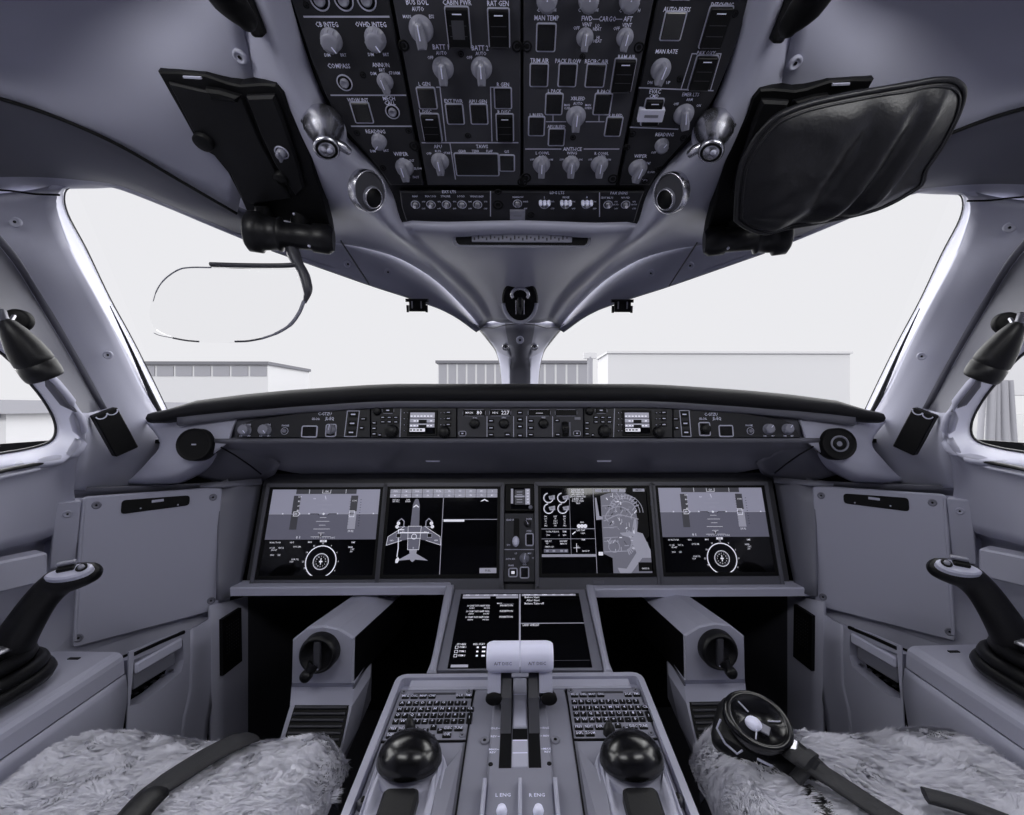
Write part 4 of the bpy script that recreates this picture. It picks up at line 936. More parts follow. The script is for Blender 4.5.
def pfd(S):
    S.r(0,1,.705,1,'s_sky'); S.r(0,1,.405,.705,'s_ground'); S.r(.22,.78,.945,1,'s_dim',1); S.r(0,1,.700,.708,'s_grey',2)
    for x in (.34,.68): S.r(x,x+.004,.95,1,'s_white',2)
    S.l([(.465,.995),(.465,.955),(.54,.955),(.54,.995)],.004); S.t(.503,.975,.022,'GA')
    S.r(.205,.27,.52,.925,'s_dim',1); 
    for i, v in enumerate(('100','80','60','40')): S.t(.26,.91-.055*i,.020,v)
    S.l([(.225,.73),(.265,.73),(.285,.705),(.265,.68),(.225,.68)],.005,cl=True); S.t(.245,.705,.024,'30')
    S.r(.735,.80,.735,.925,'s_dim',1); S.r(.73,.80,.525,.735,'s_grey',1); S.l([(.735,.74),(.78,.74),(.78,.67),(.735,.67)],.005,cl=True); S.t(.757,.705,.024,'400','black',4)
    for i in range(11): S.r(.825,.835,.87-i*.031,.876-i*.031,'black',2); S.r(.728,.735,.88-i*.03,.884-i*.03,'black',3)
    S.t(.765,.50,.022,'29.92'); S.t(.77,.86,.02,'1100')
    for i, w in enumerate((.03,.06,.03,.075,.03,.09)): S.r(.5-w,.5+w,.66-i*.045-(.0),.664-i*.045,'s_white',2)
    for i, w in enumerate((.03,.07,.03)): S.r(.5-w,.5+w,.76+i*.05,.764+i*.05,'s_grey',2)
    for x in (.12,.36,.62,.95): S.r(x,x+.012,.70,.714,'s_white',3)
    S.d(.5,.705,.010,z=4); S.l([(.38,.705),(.45,.705),(.46,.69)],.006,'black',3); S.l([(.62,.705),(.55,.705),(.54,.69)],.006,'black',3)
    S.l([(.495,.92),(.505,.88)],.004); S.t(.40,.885,.016,'TO'); S.t(.30,.43,.03,'0 1'); S.t(.61,.425,.018,'LOC')
    S.d(.5,.455,.018,'s_dim',3); S.t(.5,.455,.03,'T',z=5)
    for i in range(-3, 4): S.r(.5+i*.022,.504+i*.022,.42,.428,'s_white',3)
    cx, cy = .53, .155
    S.c_(cx,cy,.135,.009); S.c_(cx,cy,.068,.005); S.c_(cx,cy,.060,.002,'s_grey')
    for i in range(12):
        t = i*math.pi/6; S.t(cx+.043*math.cos(t), cy+.043*math.sin(t)*S.w/S.h, .014, 'NE3S'[i % 4])
    S.l([(cx,cy-.03),(cx,cy+.035)],.008); S.l([(cx-.012,cy),(cx+.012,cy)],.012)
    S.r(cx-.03,cx+.03,.375,.40,'s_white',3); S.t(cx,.387,.02,'360','black',5)
    for i in range(8):
        t = math.radians(-30+i*30); S.t(cx+.155*math.cos(t), cy+.155*math.sin(t)*S.w/S.h, .018, str(i*3))
    for x, y, v in ((.10,.372,'N1 86.5 TOGA'),(.08,.31,'V1 128'),(.16,.31,'TAT 12'),(.10,.285,'GS 0 KT'),(.09,.23,'00:00'),(.15,.23,'12Z'),(.25,.372,'HDG'),(.30,.322,'CYUL 24R'),(.30,.18,'VOR YUL'),(.27,.155,'112.8'),(.41,.375,'MAG'),(.80,.37,'DME'),(.78,.315,'WIND'),(.80,.29,'5 KT'),(.79,.265,'360'),(.40,.08,'TFC')): S.t(x,y,.018,v,w=.8)
def synoptic(S):
    for i in range(10):
        for j in (0, 1):
            x = .0+i*.1; S.r(x+.002,x+.098,.945-j*.052,.995-j*.052,'s_map' if (i+j) % 3 else 's_grey',1)
            S.t(x+.05,.97-j*.052,.018,('STATUS','AIR','DOOR','ELEC','FLT CTRL','FUEL','HYD','AVIO','INFO','CB','MAP','CHKL','SURV','CNS','FMS','DLK','NAV','PERF','SYN','MISC')[i+10*j],z=4,w=.55)
    S.r(.495,.501,0,.89,'s_grey'); S.r(.501,1,.625,.632,'s_grey'); S.r(.51,.70,.602,.628,'s_white',2)
    S.pg([(.84,.845),(.88,.875),(.92,.845),(.90,.845),(.88,.86),(.86,.845)],'s_white',4)
    S.t(.06,.865,.018,'TAT 14 C',w=.8); S.t(.06,.845,.018,'SAT 14 C',w=.8); S.t(.17,.865,.02,'GW',w=.9); S.t(.17,.845,.018,'56000'); S.r(.85,1.0,.012,.07,'s_grey',2); S.t(.925,.04,.022,'FUEL','black',5)
    S.pg([(.21,.55),(.218,.80),(.235,.87),(.252,.88),(.268,.87),(.283,.80),(.29,.55)],'s_ground',1); S.pg([(.222,.78),(.25,.81),(.278,.78),(.272,.77),(.25,.79),(.228,.77)],'s_white',3)
    for s in (-1, 1):
        cx = .25; S.pg([(cx+s*.03,.54),(cx+s*.09,.55),(cx+s*.235,.43),(cx+s*.245,.33),(cx+s*.11,.385),(cx+s*.04,.40)],'s_ground',1)
        S.l([(cx+s*.09,.55),(cx+s*.235,.43),(cx+s*.245,.33),(cx+s*.11,.385)],.004,'s_white')
        S.pg([(cx+s*.01,.17),(cx+s*.14,.155),(cx+s*.03,.235)],'s_grey',1)
        S.l([(cx+s*.10,.545),(cx+s*.10,.61),(cx+s*.125,.64),(cx+s*.155,.61),(cx+s*.155,.54),(cx+s*.10,.545)],.008,'s_grey'); S.d(cx+s*.15,.585,.016,'s_white',3); S.d(cx+s*.16,.545,.016,'s_white',3)
        S.r(cx+s*.14-.02,cx+s*.14+.02,.42,.465,'black',3); S.l([(cx+s*.14-.02,.42),(cx+s*.14+.02,.42),(cx+s*.14+.02,.465),(cx+s*.14-.02,.465)],.004,'s_grey',4,True)
        S.t(cx+s*.20,.385,.016,'1850'); S.t(cx+s*.10,.485,.014,'KG')
    S.l([(.12,.475),(.38,.475)],.010,'s_white',4); S.l([(.19,.41),(.31,.41)],.004,'s_white',4); S.c_(.25,.43,.022,.005,z=4)
    S.l([(.19,.55),(.31,.55),(.30,.28),(.20,.28),(.19,.55)],.004); S.r(.20,.30,.28,.55,'s_ground',1); S.pg([(.215,.28),(.285,.28),(.27,.16),(.25,.14),(.23,.16)],'s_grey',1)
    S.l([(.155,.51),(.105,.51),(.115,.30),(.11,.20)],.008); S.pg([(.10,.17),(.12,.20),(.135,.17),(.12,.13),(.10,.13)],'s_white',3); S.t(.25,.30,.02,'0')
def mapd(S):
    for (x, y) in ((.07,.88),(.2,.88),(.07,.75),(.2,.75)):
        S.c_(x,y,.045,.006,t0=100,t1=350); S.c_(x,y,.038,.004,'s_grey',t0=100,t1=330); S.pg([(x+.0,y+.02),(x+.06,y+.035),(x+.06,y-.02),(x+.01,y-.02)],'s_grey',3); S.t(x+.03,y+.01,.024,'22','black',5)
    for i, (a, v) in enumerate((('EGT','540'),('FF','210'),('OIL P','52'),('OIL T','61'),('N2','58.2'))):
        S.t(.04,.655-i*.027,.017,v,w=.9); S.t(.13,.655-i*.027,.017,a,w=.9); S.t(.215,.655-i*.027,.017,v,w=.9)
    for i, v in enumerate(('PARK BRK ON','PAX SIGNS ON','APU GEN ON','GPU CONNECTED','L BLEED OFF','DOOR OPEN','TAXI')): S.t(.345,.975-i*.027,.020,v,w=.85)
    for x0, x1, y0, y1 in ((.265,.268,.2,1),(.0,.49,.505,.512),(.0,.49,.39,.395),(.49,.495,0,1)): S.r(x0,x1,y0,y1,'s_grey',2)
    S.r(0,.495,.185,.215,'s_grey',1)
    for x in (.345,.375,.405): S.d(x,.54,.018,'s_white',3)
    S.t(.375,.585,.014,'GEAR')
    for x, y, v in ((.10,.475,'TOTAL FUEL KG'),(.21,.475,'TRIM'),(.06,.435,'3700'),(.16,.435,'0'),(.21,.435,'3650'),(.06,.365,'CAB ALT'),(.20,.365,'LDG ELEV'),(.05,.34,'120'),(.2,.335,'MAN 100'),(.07,.3,'CREW OXY'),(.36,.49,'SLAT / FLAP'),(.38,.455,'0 IN 0'),(.38,.38,'TRIM'),(.40,.25,'NOSE UP'),(.33,.30,'5.2')): S.t(x,y,.018,v,w=.8)
    S.r(.02,.24,.235,.275,'s_ground',1)
    for x in (.05,.11,.18,.22): S.r(x-.012,x+.012,.243,.265,'s_grey',3)
    S.r(.315,.32,.24,.34,'s_white',3); S.r(.29,.35,.285,.29,'s_white',3); S.pg([(.28,.45),(.31,.48),(.315,.47),(.285,.44)],'s_white',3)
    # airport chart
    G = 's_map'; S.pg([(.52,.0+.0),(.97,0),(.99,.0),(.99,.20),(.97,.35),(.92,.38),(.90,.55),(.88,.75),(.86,.9),(.80,.93),(.78,.98),(.5+.12,.93),(.56,.90),(.56,.22),(.64,.17),(.64,0)],'s_chart',1)
    S.pg([(.78,.98),(.82,1),(.99,1),(.99,.42),(.94,.36),(.88,.47),(.90,.60),(.87,.90)],'black',2)
    S.pg([(.72,.46),(.83,.47),(.86,.62),(.88,.62),(.88,.47),(.93,.45),(.99,.26),(.99,.17),(.91,.17),(.80,.0),(.70,0),(.68,.06),(.76,.05),(.86,.23),(.83,.33),(.82,.40),(.74,.43)],'s_grey',3)
    rnd = random.Random(11)
    for i in range(80):
        x = rnd.uniform(.60,.88); y = rnd.uniform(.24,.90); t = rnd.choice((0,.9,1.57,2.2)); L_ = rnd.uniform(.015,.04)
        S.l([(x,y),(x+L_*math.cos(t),y+L_*1.3*math.sin(t))], rnd.choice((.004,.008,.003)), rnd.choice(('s_grey','s_white','s_map','black')), 4)
    for r in (.10,.13,.16): S.c_(.79,.70,r,.006,'s_map',4,0,180)
    S.c_(.72,.60,.13,.008,'s_map',4,20,170); S.c_(.66,.30,.05,.006,'s_map',4); S.l([(.58,.60),(.72,.68),(.90,.62)],.008,'s_map',5); S.l([(.57,.24),(.80,.25)],.008,'s_map',5); S.l([(.57,.66),(.75,.66)],.006,'s_map',5)
    for y in (.36,.40,.52,.78): S.l([(.57,y),(.70,y+.01)],.006,'s_map',4)
    for i in range(14):
        t = math.radians(-70+i*11); x, y = .76, .35; S.l([(x+.06*math.cos(t),y+.09*math.sin(t)),(x+.10*math.cos(t),y+.15*math.sin(t))],.010,'s_grey',4)
    for i in range(12):
        t = math.radians(20+i*13); x, y = .78, .72; S.l([(x+.10*math.cos(t),y+.15*math.sin(t)),(x+.14*math.cos(t),y+.20*math.sin(t))],.010,'s_grey',4)
    for i in range(4): S.r(.51+i*.075,.575+i*.075,.95,.985,'s_grey' if i < 3 else 's_map',5)
    S.r(.87,.98,.955,.99,'s_grey',5); S.t(.925,.972,.02,'MENU','black',7); S.t(.60,.968,.022,'CYUL','black',8)
    S.pg([(.505,.88),(.52,.88),(.54,.66),(.57,.65),(.57,.62),(.51,.61)],'s_grey',4); S.r(.515,.555,.20,.24,'s_white',5)
    S.r(.87,.99,.02,.12,'black',5); S.t(.93,.10,.016,'0.2 NM'); S.t(.93,.05,.016,'GATE 12',z=7)
c = .010
def display(name, label, F, uL, uR, vT, vB, su, draw, par='display_unit'):
    a0 = F.hit(uL, (vT+vB)/2, c)[0]; a1 = F.hit(uR, (vT+vB)/2, c)[0]
    return a0, a1
def disp(label, A0, A1, B0, B1, fn, top='s'):
    t = thing('display_screen', label, 'screen', DF.pt((A0+A1)/2, B0), 'five large cockpit displays'); t.pop('group', None) if 0 else None
    del t['group']
    m = MB('bezel'); o = rrect(A0-.018, A1+.018, B0-.040, B1+.016, .004)
    ring(m, DF, o, .010, -.005, c+.004, 'bezel'); prism(m, DF, rrect(A0-.009, A1+.009, B0-.031, B1+.007, .002), -.005, c-.002, 0, 'grey_dark')
    ring(m, DF, rrect(A0-.009, A1+.009, B0-.009, B1+.009), .009, c-.002, c+.0015, 'black'); box(m, DF, A0-.008, A1+.008, B0-.032, B0-.010, c-.003, c+.0028, bev=.001, mt='bezel')
    box(m, DF, (A0+A1)/2-.014, (A0+A1)/2+.014, B0-.026, B0-.016, c+.002, c+.004, bev=.001, mt='grey_mid')
    m.build('bezel', t)
    m = MB('screen'); box(m, DF, A0, A1, B0, B1, c-.002, c); o = m.build('glass', t)
    S = Scr(DF, A0, A1, B0, B1, c); fn(S); S.m.build('graphics', o, fixn=False)
bT = DF.hit(520, 489, c)[1]; bB = DF.hit(520, 574.5, c)[1]
def ax(u, v=532): return DF.hit(u, v, c)[0]
disp('leftmost wide screen showing a pale attitude display over a compass', ax(266), ax(376.5), bB, bT, pfd)
disp('wide screen showing an aeroplane outline from above, next to the leftmost screen', ax(386.8), ax(497), bB+.001, bT+.001, synoptic)
disp('wide screen showing engine dials and an airport chart', ax(541.5), ax(650), bB+.002, bT+.002, mapd)
disp('rightmost wide screen showing a pale attitude display over a compass', ax(662), ax(768.5), bB+.003, bT+.002, pfd)
# standby column between the screens
t = thing('standby_instrument', 'small square standby instrument at the top between the two middle screens', 'instrument', DF.pt(0, .23))
a0, b1 = DF.hit(505, 484, c); a1, b0 = DF.hit(534.5, 511.5, c)
m = MB('black'); box(m, DF, a0, a1, b0, b1, -.006, c+.004, r=.003, bev=.002); m.build('case', t)
m = MB('screen'); x0, y1 = DF.hit(511, 488, c); x1, y0 = DF.hit(530, 509, c); box(m, DF, x0, x1, y0, y1, c+.002, c+.0045); o = m.build('glass', t)
S = Scr(DF, x0, x1, y0, y1, c+.0045); S.r(0,.12,.25,.95,'s_grey'); S.r(.75,1,.2,.95,'s_map'); S.r(.2,.72,.55,.62,'s_grey'); S.r(.2,.72,.2,.9,'s_dim',-.5)
for i in range(5): S.r(.3,.6,.3+i*.12,.33+i*.12,'s_grey',2); S.t(.88,.3+i*.14,.08,'35',z=4)
S.m.build('graphics', o, fixn=False); m = MB('knob'); a, b = DF.hit(530.5, 507.5, c); lathe(m, DF, a, b, [(.006,c),(.005,c+.012),(.001,c+.012)], 16); m.build('knob', t)
GP = Panel(DF, 'landing_gear_panel', 'narrow unit with white-tipped landing gear lever between the middle screens', [(503.5,582),(535,582),(534,513.5),(504.5,513.5)], m='panel_mid', th=.009)
p = GP; m = MB('black'); a, b = DF.hit(516.5, 530, .009); box(m, DF, a-.0075, a+.0075, b-.022, b+.030, .008, .0096, r=.004); m.build('slot', p.t)
m = MB('grey_dark'); a, b = DF.hit(515.8, 541, .015); box(m, DF, a-.003, a+.003, b-.005, b+.012, .009, .030); m.build('lever_arm', p.t)
m = MB('ivory'); F = DF.at(a, b-.002, .028); lathe(m, F, 0, 0, [(.001,-.004),(.0075,-.002),(.009,.004),(.0085,.012),(.004,.016),(.001,.016)], 20, sy=1.5); m.build('lever_tip', p.t)
p.rot(527.5,523.5,3.6,120,'ptr','knob_dark'); p.btn(529.5,539.5,8.6,13); p.rot(524.5,558,5,80,'ptr'); p.btn(513,572.5,9.5,9.5,lit=(.35,.3,'s_white')); p.btn(523.5+1,572.5,9.5,12)
p.ln([(504.5,549.5),(534,549.5)],.8); p.lab((510,520,'GEAR UP',1.7),(529,519,'HORN',1.6),(508.5,545,'DN',1.8),(529,531,'OVRD',1.6),(510.5,559,'AUTO BRK',1.6),(516,553.5,'LO',1.6),(529.5,553.5,'MED',1.5),(533,558,'HI',1.5),(511,565.5,'BRAKE',1.5),(524.5,564.5,'GND',1.5)); p.done()

# ================================================================ CENTRE PEDESTAL
PO = P(520, 690, .845); PF = Fr(PO, (1,0,0), V((0,1,.075)))
def pz(u, v, c=0): return PF.hit(u, v, c)
HW = .2265
t = thing('center_pedestal', 'light grey centre pedestal with raised rim between the two seats', 'pedestal', (0, .6, 0))
yT = pz(520, 673, .012)[1]; yB = -.42
m = MB('console'); ring(m, PF, rrect(-HW, HW, yB, yT, .018), .0105, -.03, .012, 'rim')
prism(m, PF, rrect(-HW+.004, HW-.004, yB+.003, yT-.003, .014), -.06, -.004, 0, 'console'); m.build('top_tray', t)
m = MB('black')
for s in (-1, 1):
    box(m, PF, min(s*.0812, s*.0836), max(s*.0812, s*.0836), yB+.012, yT-.03, -.004, .0048); box(m, PF, *sorted((s*.0835, s*(HW-.0135))), pz(520,742)[1]-.0030, pz(520,742)[1]-.0004, -.004, .0052)
isl(m, 'panel_gap', t)
m = MB('grey_dark'); 
for s in (-1, 1):
    a = PF.pt(s*(HW-.002), yT-.004, -.03); b = PF.pt(s*(HW-.002), yB, -.03); m.add([a, b, V((b.x*.9, b.y, 0)), V((a.x*.9, a.y, 0))], [(0,1,2,3)])
a, b = PF.pt(-(HW-.002), yT-.004, -.03), PF.pt(HW-.002, yT-.004, -.03); m.add([a, b, V((b.x*.9, b.y, 0)), V((a.x*.9, a.y, 0))], [(0,1,2,3)], 'black')
m.build('side_skirt', t, thick=.004)
m = MB('console'); box(m, PF, -.2, .2, yT-.034, yT-.010, -.004, .008, bev=.003); m.build('front_sill', t)
# lower display in its flared frame
LA, LB = P(520, 668, .915), P(520, 597, 1.115); LF = Fr(LA, (1,0,0), LB-LA)
t = thing('display_screen', 'low centre screen with checklists behind the thrust levers', 'screen', LF.o)
def lz(u, v, c=0): return LF.hit(u, v, c)
h = (LB-LA).length; w0 = .150
m = MB('rim')
for s in (-1, 1):
    g = [[(lz(520+q, v)) for q in (0,)] for v in (672,)]
    o_ = [lz(520+s*a, v) for a, v in ((93,678),(89,668),(86,655),(83,640),(74,590),(66,589),(69,605),(77,640),(83,668),(84,678))]
    prism(m, LF, o_, -.02, .016, .004, 'rim')
isl(m, 'side_rail', t)
m = MB('grey'); prism(m, LF, [lz(437,672), lz(603,672), lz(585,591), lz(455,591)], -.02, .004, 0, 'grey'); m.build('bezel', t)
m = MB('screen'); q = [lz(448,668,.006), lz(592,668,.006), lz(579,593,.006), lz(462,593,.006)]; hw = q[1][0]*.5+q[2][0]*.5; y0, y1 = q[0][1], q[2][1]
box(m, LF, -hw, hw, y0, y1, .002, .006); o = m.build('glass', t)
S = Scr(LF, -hw, hw, y0, y1, .006)
S.r(.02,.485,.955,.985,'s_map'); S.r(.02,.25,.92,.95,'s_grey'); S.r(.30,.485,.92,.95,'s_map'); S.r(.515,.97,.955,.985,'s_map'); S.r(.492,.505,0,.985,'s_grey',2); S.r(.505,1,.535,.545,'s_grey',2)
for i in range(6): S.t(.06+i*.078,.97,.02,('ATIS','CLR','LOG','MSG','FMS','DLK')[i],'s_white',w=.8); S.t(.56+i*.075,.97,.02,('NORM','ABN','EMER','SYS','ALL','RST')[i],'s_white',w=.8)
for i, v in enumerate(('Before Start','After Start','Before Take-off')): S.t(.60+.008*i,.93-.05*i,.030,v,w=.75)
S.t(.585,.515,.028,'LAND CHKLIST',w=.6)
for i in range(3):
    y = .80-.085*i; S.t(.16,y,.026,'10 CHAP 70/70 NAPP 90/20',w=.55); S.t(.11,y-.036,.02,'0000'); S.t(.23,y-.036,.02,'00:00'); S.t(.39,y+.002,.026,'INHIBITION',w=.7)
S.t(.33,.835,.018,'MSG'); S.r(.34,.45,.83,.833,'s_grey')
S.t(.07,.27,.022,'STORES',w=.8); S.t(.20,.27,.022,'DEL STAT',w=.8)
for i in range(3): S.l([(.03,.22-i*.05),(.05,.22-i*.05),(.05,.25-i*.05),(.03,.25-i*.05)],.003,cl=True); S.t(.085,.235-i*.05,.02,'ITEM %d' % (i+1),w=.8); S.r(.185,.20,.225-i*.05,.245-i*.05); S.r(.225,.25,.225-i*.05,.245-i*.05)
S.r(.02,.14,.005,.035,'s_grey'); S.r(.55,.99,.07,.075,'s_dim'); S.t(.65,.03,.03,'END OF LIST',w=.7); S.m.build('graphics', o, fixn=False)
# keyboards
ROWS = ['ABCDEFG123', 'HIJKLMN456', 'OPQRSTU789', 'VWXYZ+/.0-']
for s, sd in ((-1, 'left'), (1, 'right')):
    xc = lambda x: s*x
    A, B = (-HW+.0135, -.0835) if s < 0 else (.0835, HW-.0135)
    yt = yT-.030; yb = pz(520, 742)[1]
    t = thing('keyboard_panel', 'grey alphabetic keyboard unit %s of the thrust levers' % sd, 'keyboard', PF.pt((A+B)/2, (yt+yb)/2))
    m = MB('panel_light'); box(m, PF, A, B, yb, yt, -.003, .0035, bev=.0012); 
    box(m, PF, A+.025, B-.03, yt-.0155, yt-.0105, .0034, .004, mt='grey_dark'); m.build('faceplate', t)
    X0 = A+.0115 if s < 0 else A+.010; dx = .0118; Y0 = pz(400, 696, .0062)[1]
    tx = MB('print')
    def key(x, y, w, hgt, lab=None, lt='print', m_='black', c=.0062):
        q = MB(m_); box(q, PF, x-w/2, x+w/2, y-hgt/2, y+hgt/2, .003, c, r=.0012, bev=.0009)
        if lab: text(q, PF, x, y, min(hgt*.62, .0056), lab, c+.0003, lt, wide=min(1, w*1.05/(min(hgt*.62,.0056)*len(lab))))
        return q.build('key', t)
    for i, v in ((0,'MSG'),(1.3,'CHKL'),(2.6,'MAP'),(3.9,'CNS'),(8.0,'DLK'),(9.3,'FMS')): key(X0+dx*i+.002, Y0, .0125, .0085, v)
    rv = [pz(400, v, .0062)[1] for v in (702.8, 709, 715, 721)]
    for j, rw in enumerate(ROWS):
        for i, ch in enumerate(rw): key(X0+dx*i, rv[j], .0098, .0088, ch)
    key(X0+dx*10, rv[1], .012, .0088, 'CL'); key(X0+dx*10+.0005, (rv[2]+rv[3])/2, .0085, .022, 'I'); key(X0+dx*10, rv[0]+.0, .001, .001)
    y5, y6 = pz(400, 728.5, .006)[1], pz(400, 735, .006)[1]
    for i, v in ((0,'PREV'),(1.4,'NEXT'),(2.8,'DIR'),(7.4,'EXEC'),(8.8,'TUNE')): key(X0+dx*i, y5, .0135, .0088, v)
    for i, v in ((0,'DSPL'),(1.4,'ZOOM'),(7.4,'OK')): key(X0+dx*i, y6, .0135, .0088, v)
    for i, y, ch in ((4.4,y5-.004,'<'),(5.4,y5+.003,'^'),(5.4,y6-.003,'v'),(6.4,y5-.004,'>')): key(X0+dx*i, y, .010, .009, ch)
    for x, y in ((A+.007, yt-.008), (B-.007, yt-.008), (A+.007, yb+.010), (B-.007, yb+.010)):
        screw(t, PF.pt(x, y, .0035), PF.n, .0052, 'grey', 'fastener')
    kx, ky = (X0+dx*2.3 if s < 0 else X0+dx*3.9), y5+.004
    q = MB('black_rubber'); lathe(q, PF, kx, y5-(.000 if s < 0 else .012), [(.009,.003),(.0085,.008),(.008,.009),(.0075,.016),(.005,.017),(.0045,.023),(.001,.024)], 20); q.build('dual_knob', t)
    # cursor control with glossy palm dome
    t = thing('cursor_controller', 'glossy black domed palm rest on a grey pad, %s of the thrust levers' % sd, 'cursor controller', PF.pt((A+B)/2, yb-.08))
    m = MB('console'); yc = yb-.0025
    box(m, PF, A, B, yB+.012, yc, -.003, .003, bev=.001, mt='panel_light')
    m.build('base_plate', t)
    xm = (A+B)/2+(.004*-s); cu = 409.5 if s < 0 else 631.5
    dc = P(cu, 757, .655); a, b, c_ = dc.x, (dc-PF.o).dot(PF.y), (dc-PF.o).dot(PF.n)
    # housing: lofted body from the plate up to the dome
    m = MB('console'); rows = []
    for f_, wx, y0_, y1_, z in ((0, .052, b-.16, b+.045, .001), (.3, .048, b-.15, b+.038, .02), (.6, .044, b-.13, b+.033, c_*.55), (.9, .0425, b-.10, b+.028, c_*.85), (1, .040, b-.04, b+.022, c_-.008)):
        o2 = rrect(a-wx, a+wx, y0_, y1_, wx*.72, 6); rows.append([PF.pt(x, y, z-(.012*f_ if y < b-.03 else 0)) for x, y in o2+[o2[0]]])
    grid(m, rows, 1, 3); m.add(rows[-1][:-1], [tuple(range(len(rows[-1])-1))]); m.build('housing', t)
    F = PF.at(a, b, c_-.004); tl = Fr(F.o, F.x, (F.y+F.n*-.25)); m = MB('black_gloss')
    prof = [(.0445*math.cos(x_), .036*math.sin(x_)) for x_ in [i*math.pi/2/12 for i in range(12)]]+[(.0005,.036)]
    lathe(m, tl, 0, 0, [(.041,-.008),(.0445,-.003)]+prof, 40, sy=.92); m.build('dome', t)
    m = MB('black'); pad = rrect(a-.023, a+.023, b-.17, b-.041, .008)
    Fp = Fr(PF.pt(0, 0, 0), PF.x, PF.y); prism(m, Fp, pad, .0, c_*.78+.004, .004, 'black_rubber'); m.build('touch_pad', t)
    for d in (-1, 1):
        m = MB('grey_dark'); lathe(m, PF, a+d*.052, b-.040, [(.008,.002),(.0075,.010),(.004,.013),(.001,.013)], 16); box(m, PF, a+d*.052-.0015, a+d*.052+.0015, b-.044, b-.036, .013, .0145, mt='black'); m.build('fastener', t)
    m = MB('panel_light'); ridge = [PF.pt(a-.05, b+.045, .003), PF.pt(B-.005 if s < 0 else A+.005, b+.045, .003)]
    xs_ = (B-.004) if s < 0 else (A+.004)
    vs = [PF.pt(xs_, yc-.012, .003), PF.pt(xs_, yB+.02, .003), PF.pt(a+(-s)*.05, yB+.02, .028), PF.pt(a+(-s)*.042, b-.02, .022)]
    m.add(vs+[PF.pt(a+(-s)*.03, yB+.02, .002), PF.pt(a+(-s)*.03, b-.02, .002)], [(0,1,2,3),(3,2,4,5),(0,3,5)]); m.build('wedge', t)
# thrust quadrant
QP = Panel(PF, 'thrust_lever_quadrant', 'central grey thrust quadrant with two white-handled levers', [(479,677),(561,677),(600,830),(440,830)], m='panel_light', th=.003)
p = QP; q = MB('panel_light'); yq = pz(520, 768, .0095)[1]; yq1 = pz(520, 686)[1]
box(q, PF, -.046, .046, -.42, yT-.012, .002, .0095, r=.004, bev=.003); q.build('raised_deck', p.t)
q = MB('black')
for s in (-1, 1): box(q, PF, s*.0215-.0088, s*.0215+.0088, yq, yq1+.02, .0093, .0101)
box(q, PF, -.0118, .0118, pz(520,739,.01)[1], pz(520,729,.01)[1], .0095, .0104); isl(q, 'slot', p.t)
q = MB('console')
box(q, PF, -.0118, .0118, pz(520,727,.012)[1], yT-.014, .009, .013, r=.002, bev=.002); box(q, PF, -.0118, .0118, yq, pz(520,740,.01)[1], .009, .011, bev=.001)
for v in (694.5, 739.5, 752): a, b = pz(520, v, .0125); rectf(q, PF, -.011, .011, b-.0008, b+.0008, .0131 if v < 730 else .0112, 'print')
q.build('center_strip', p.t); p.c = .0095
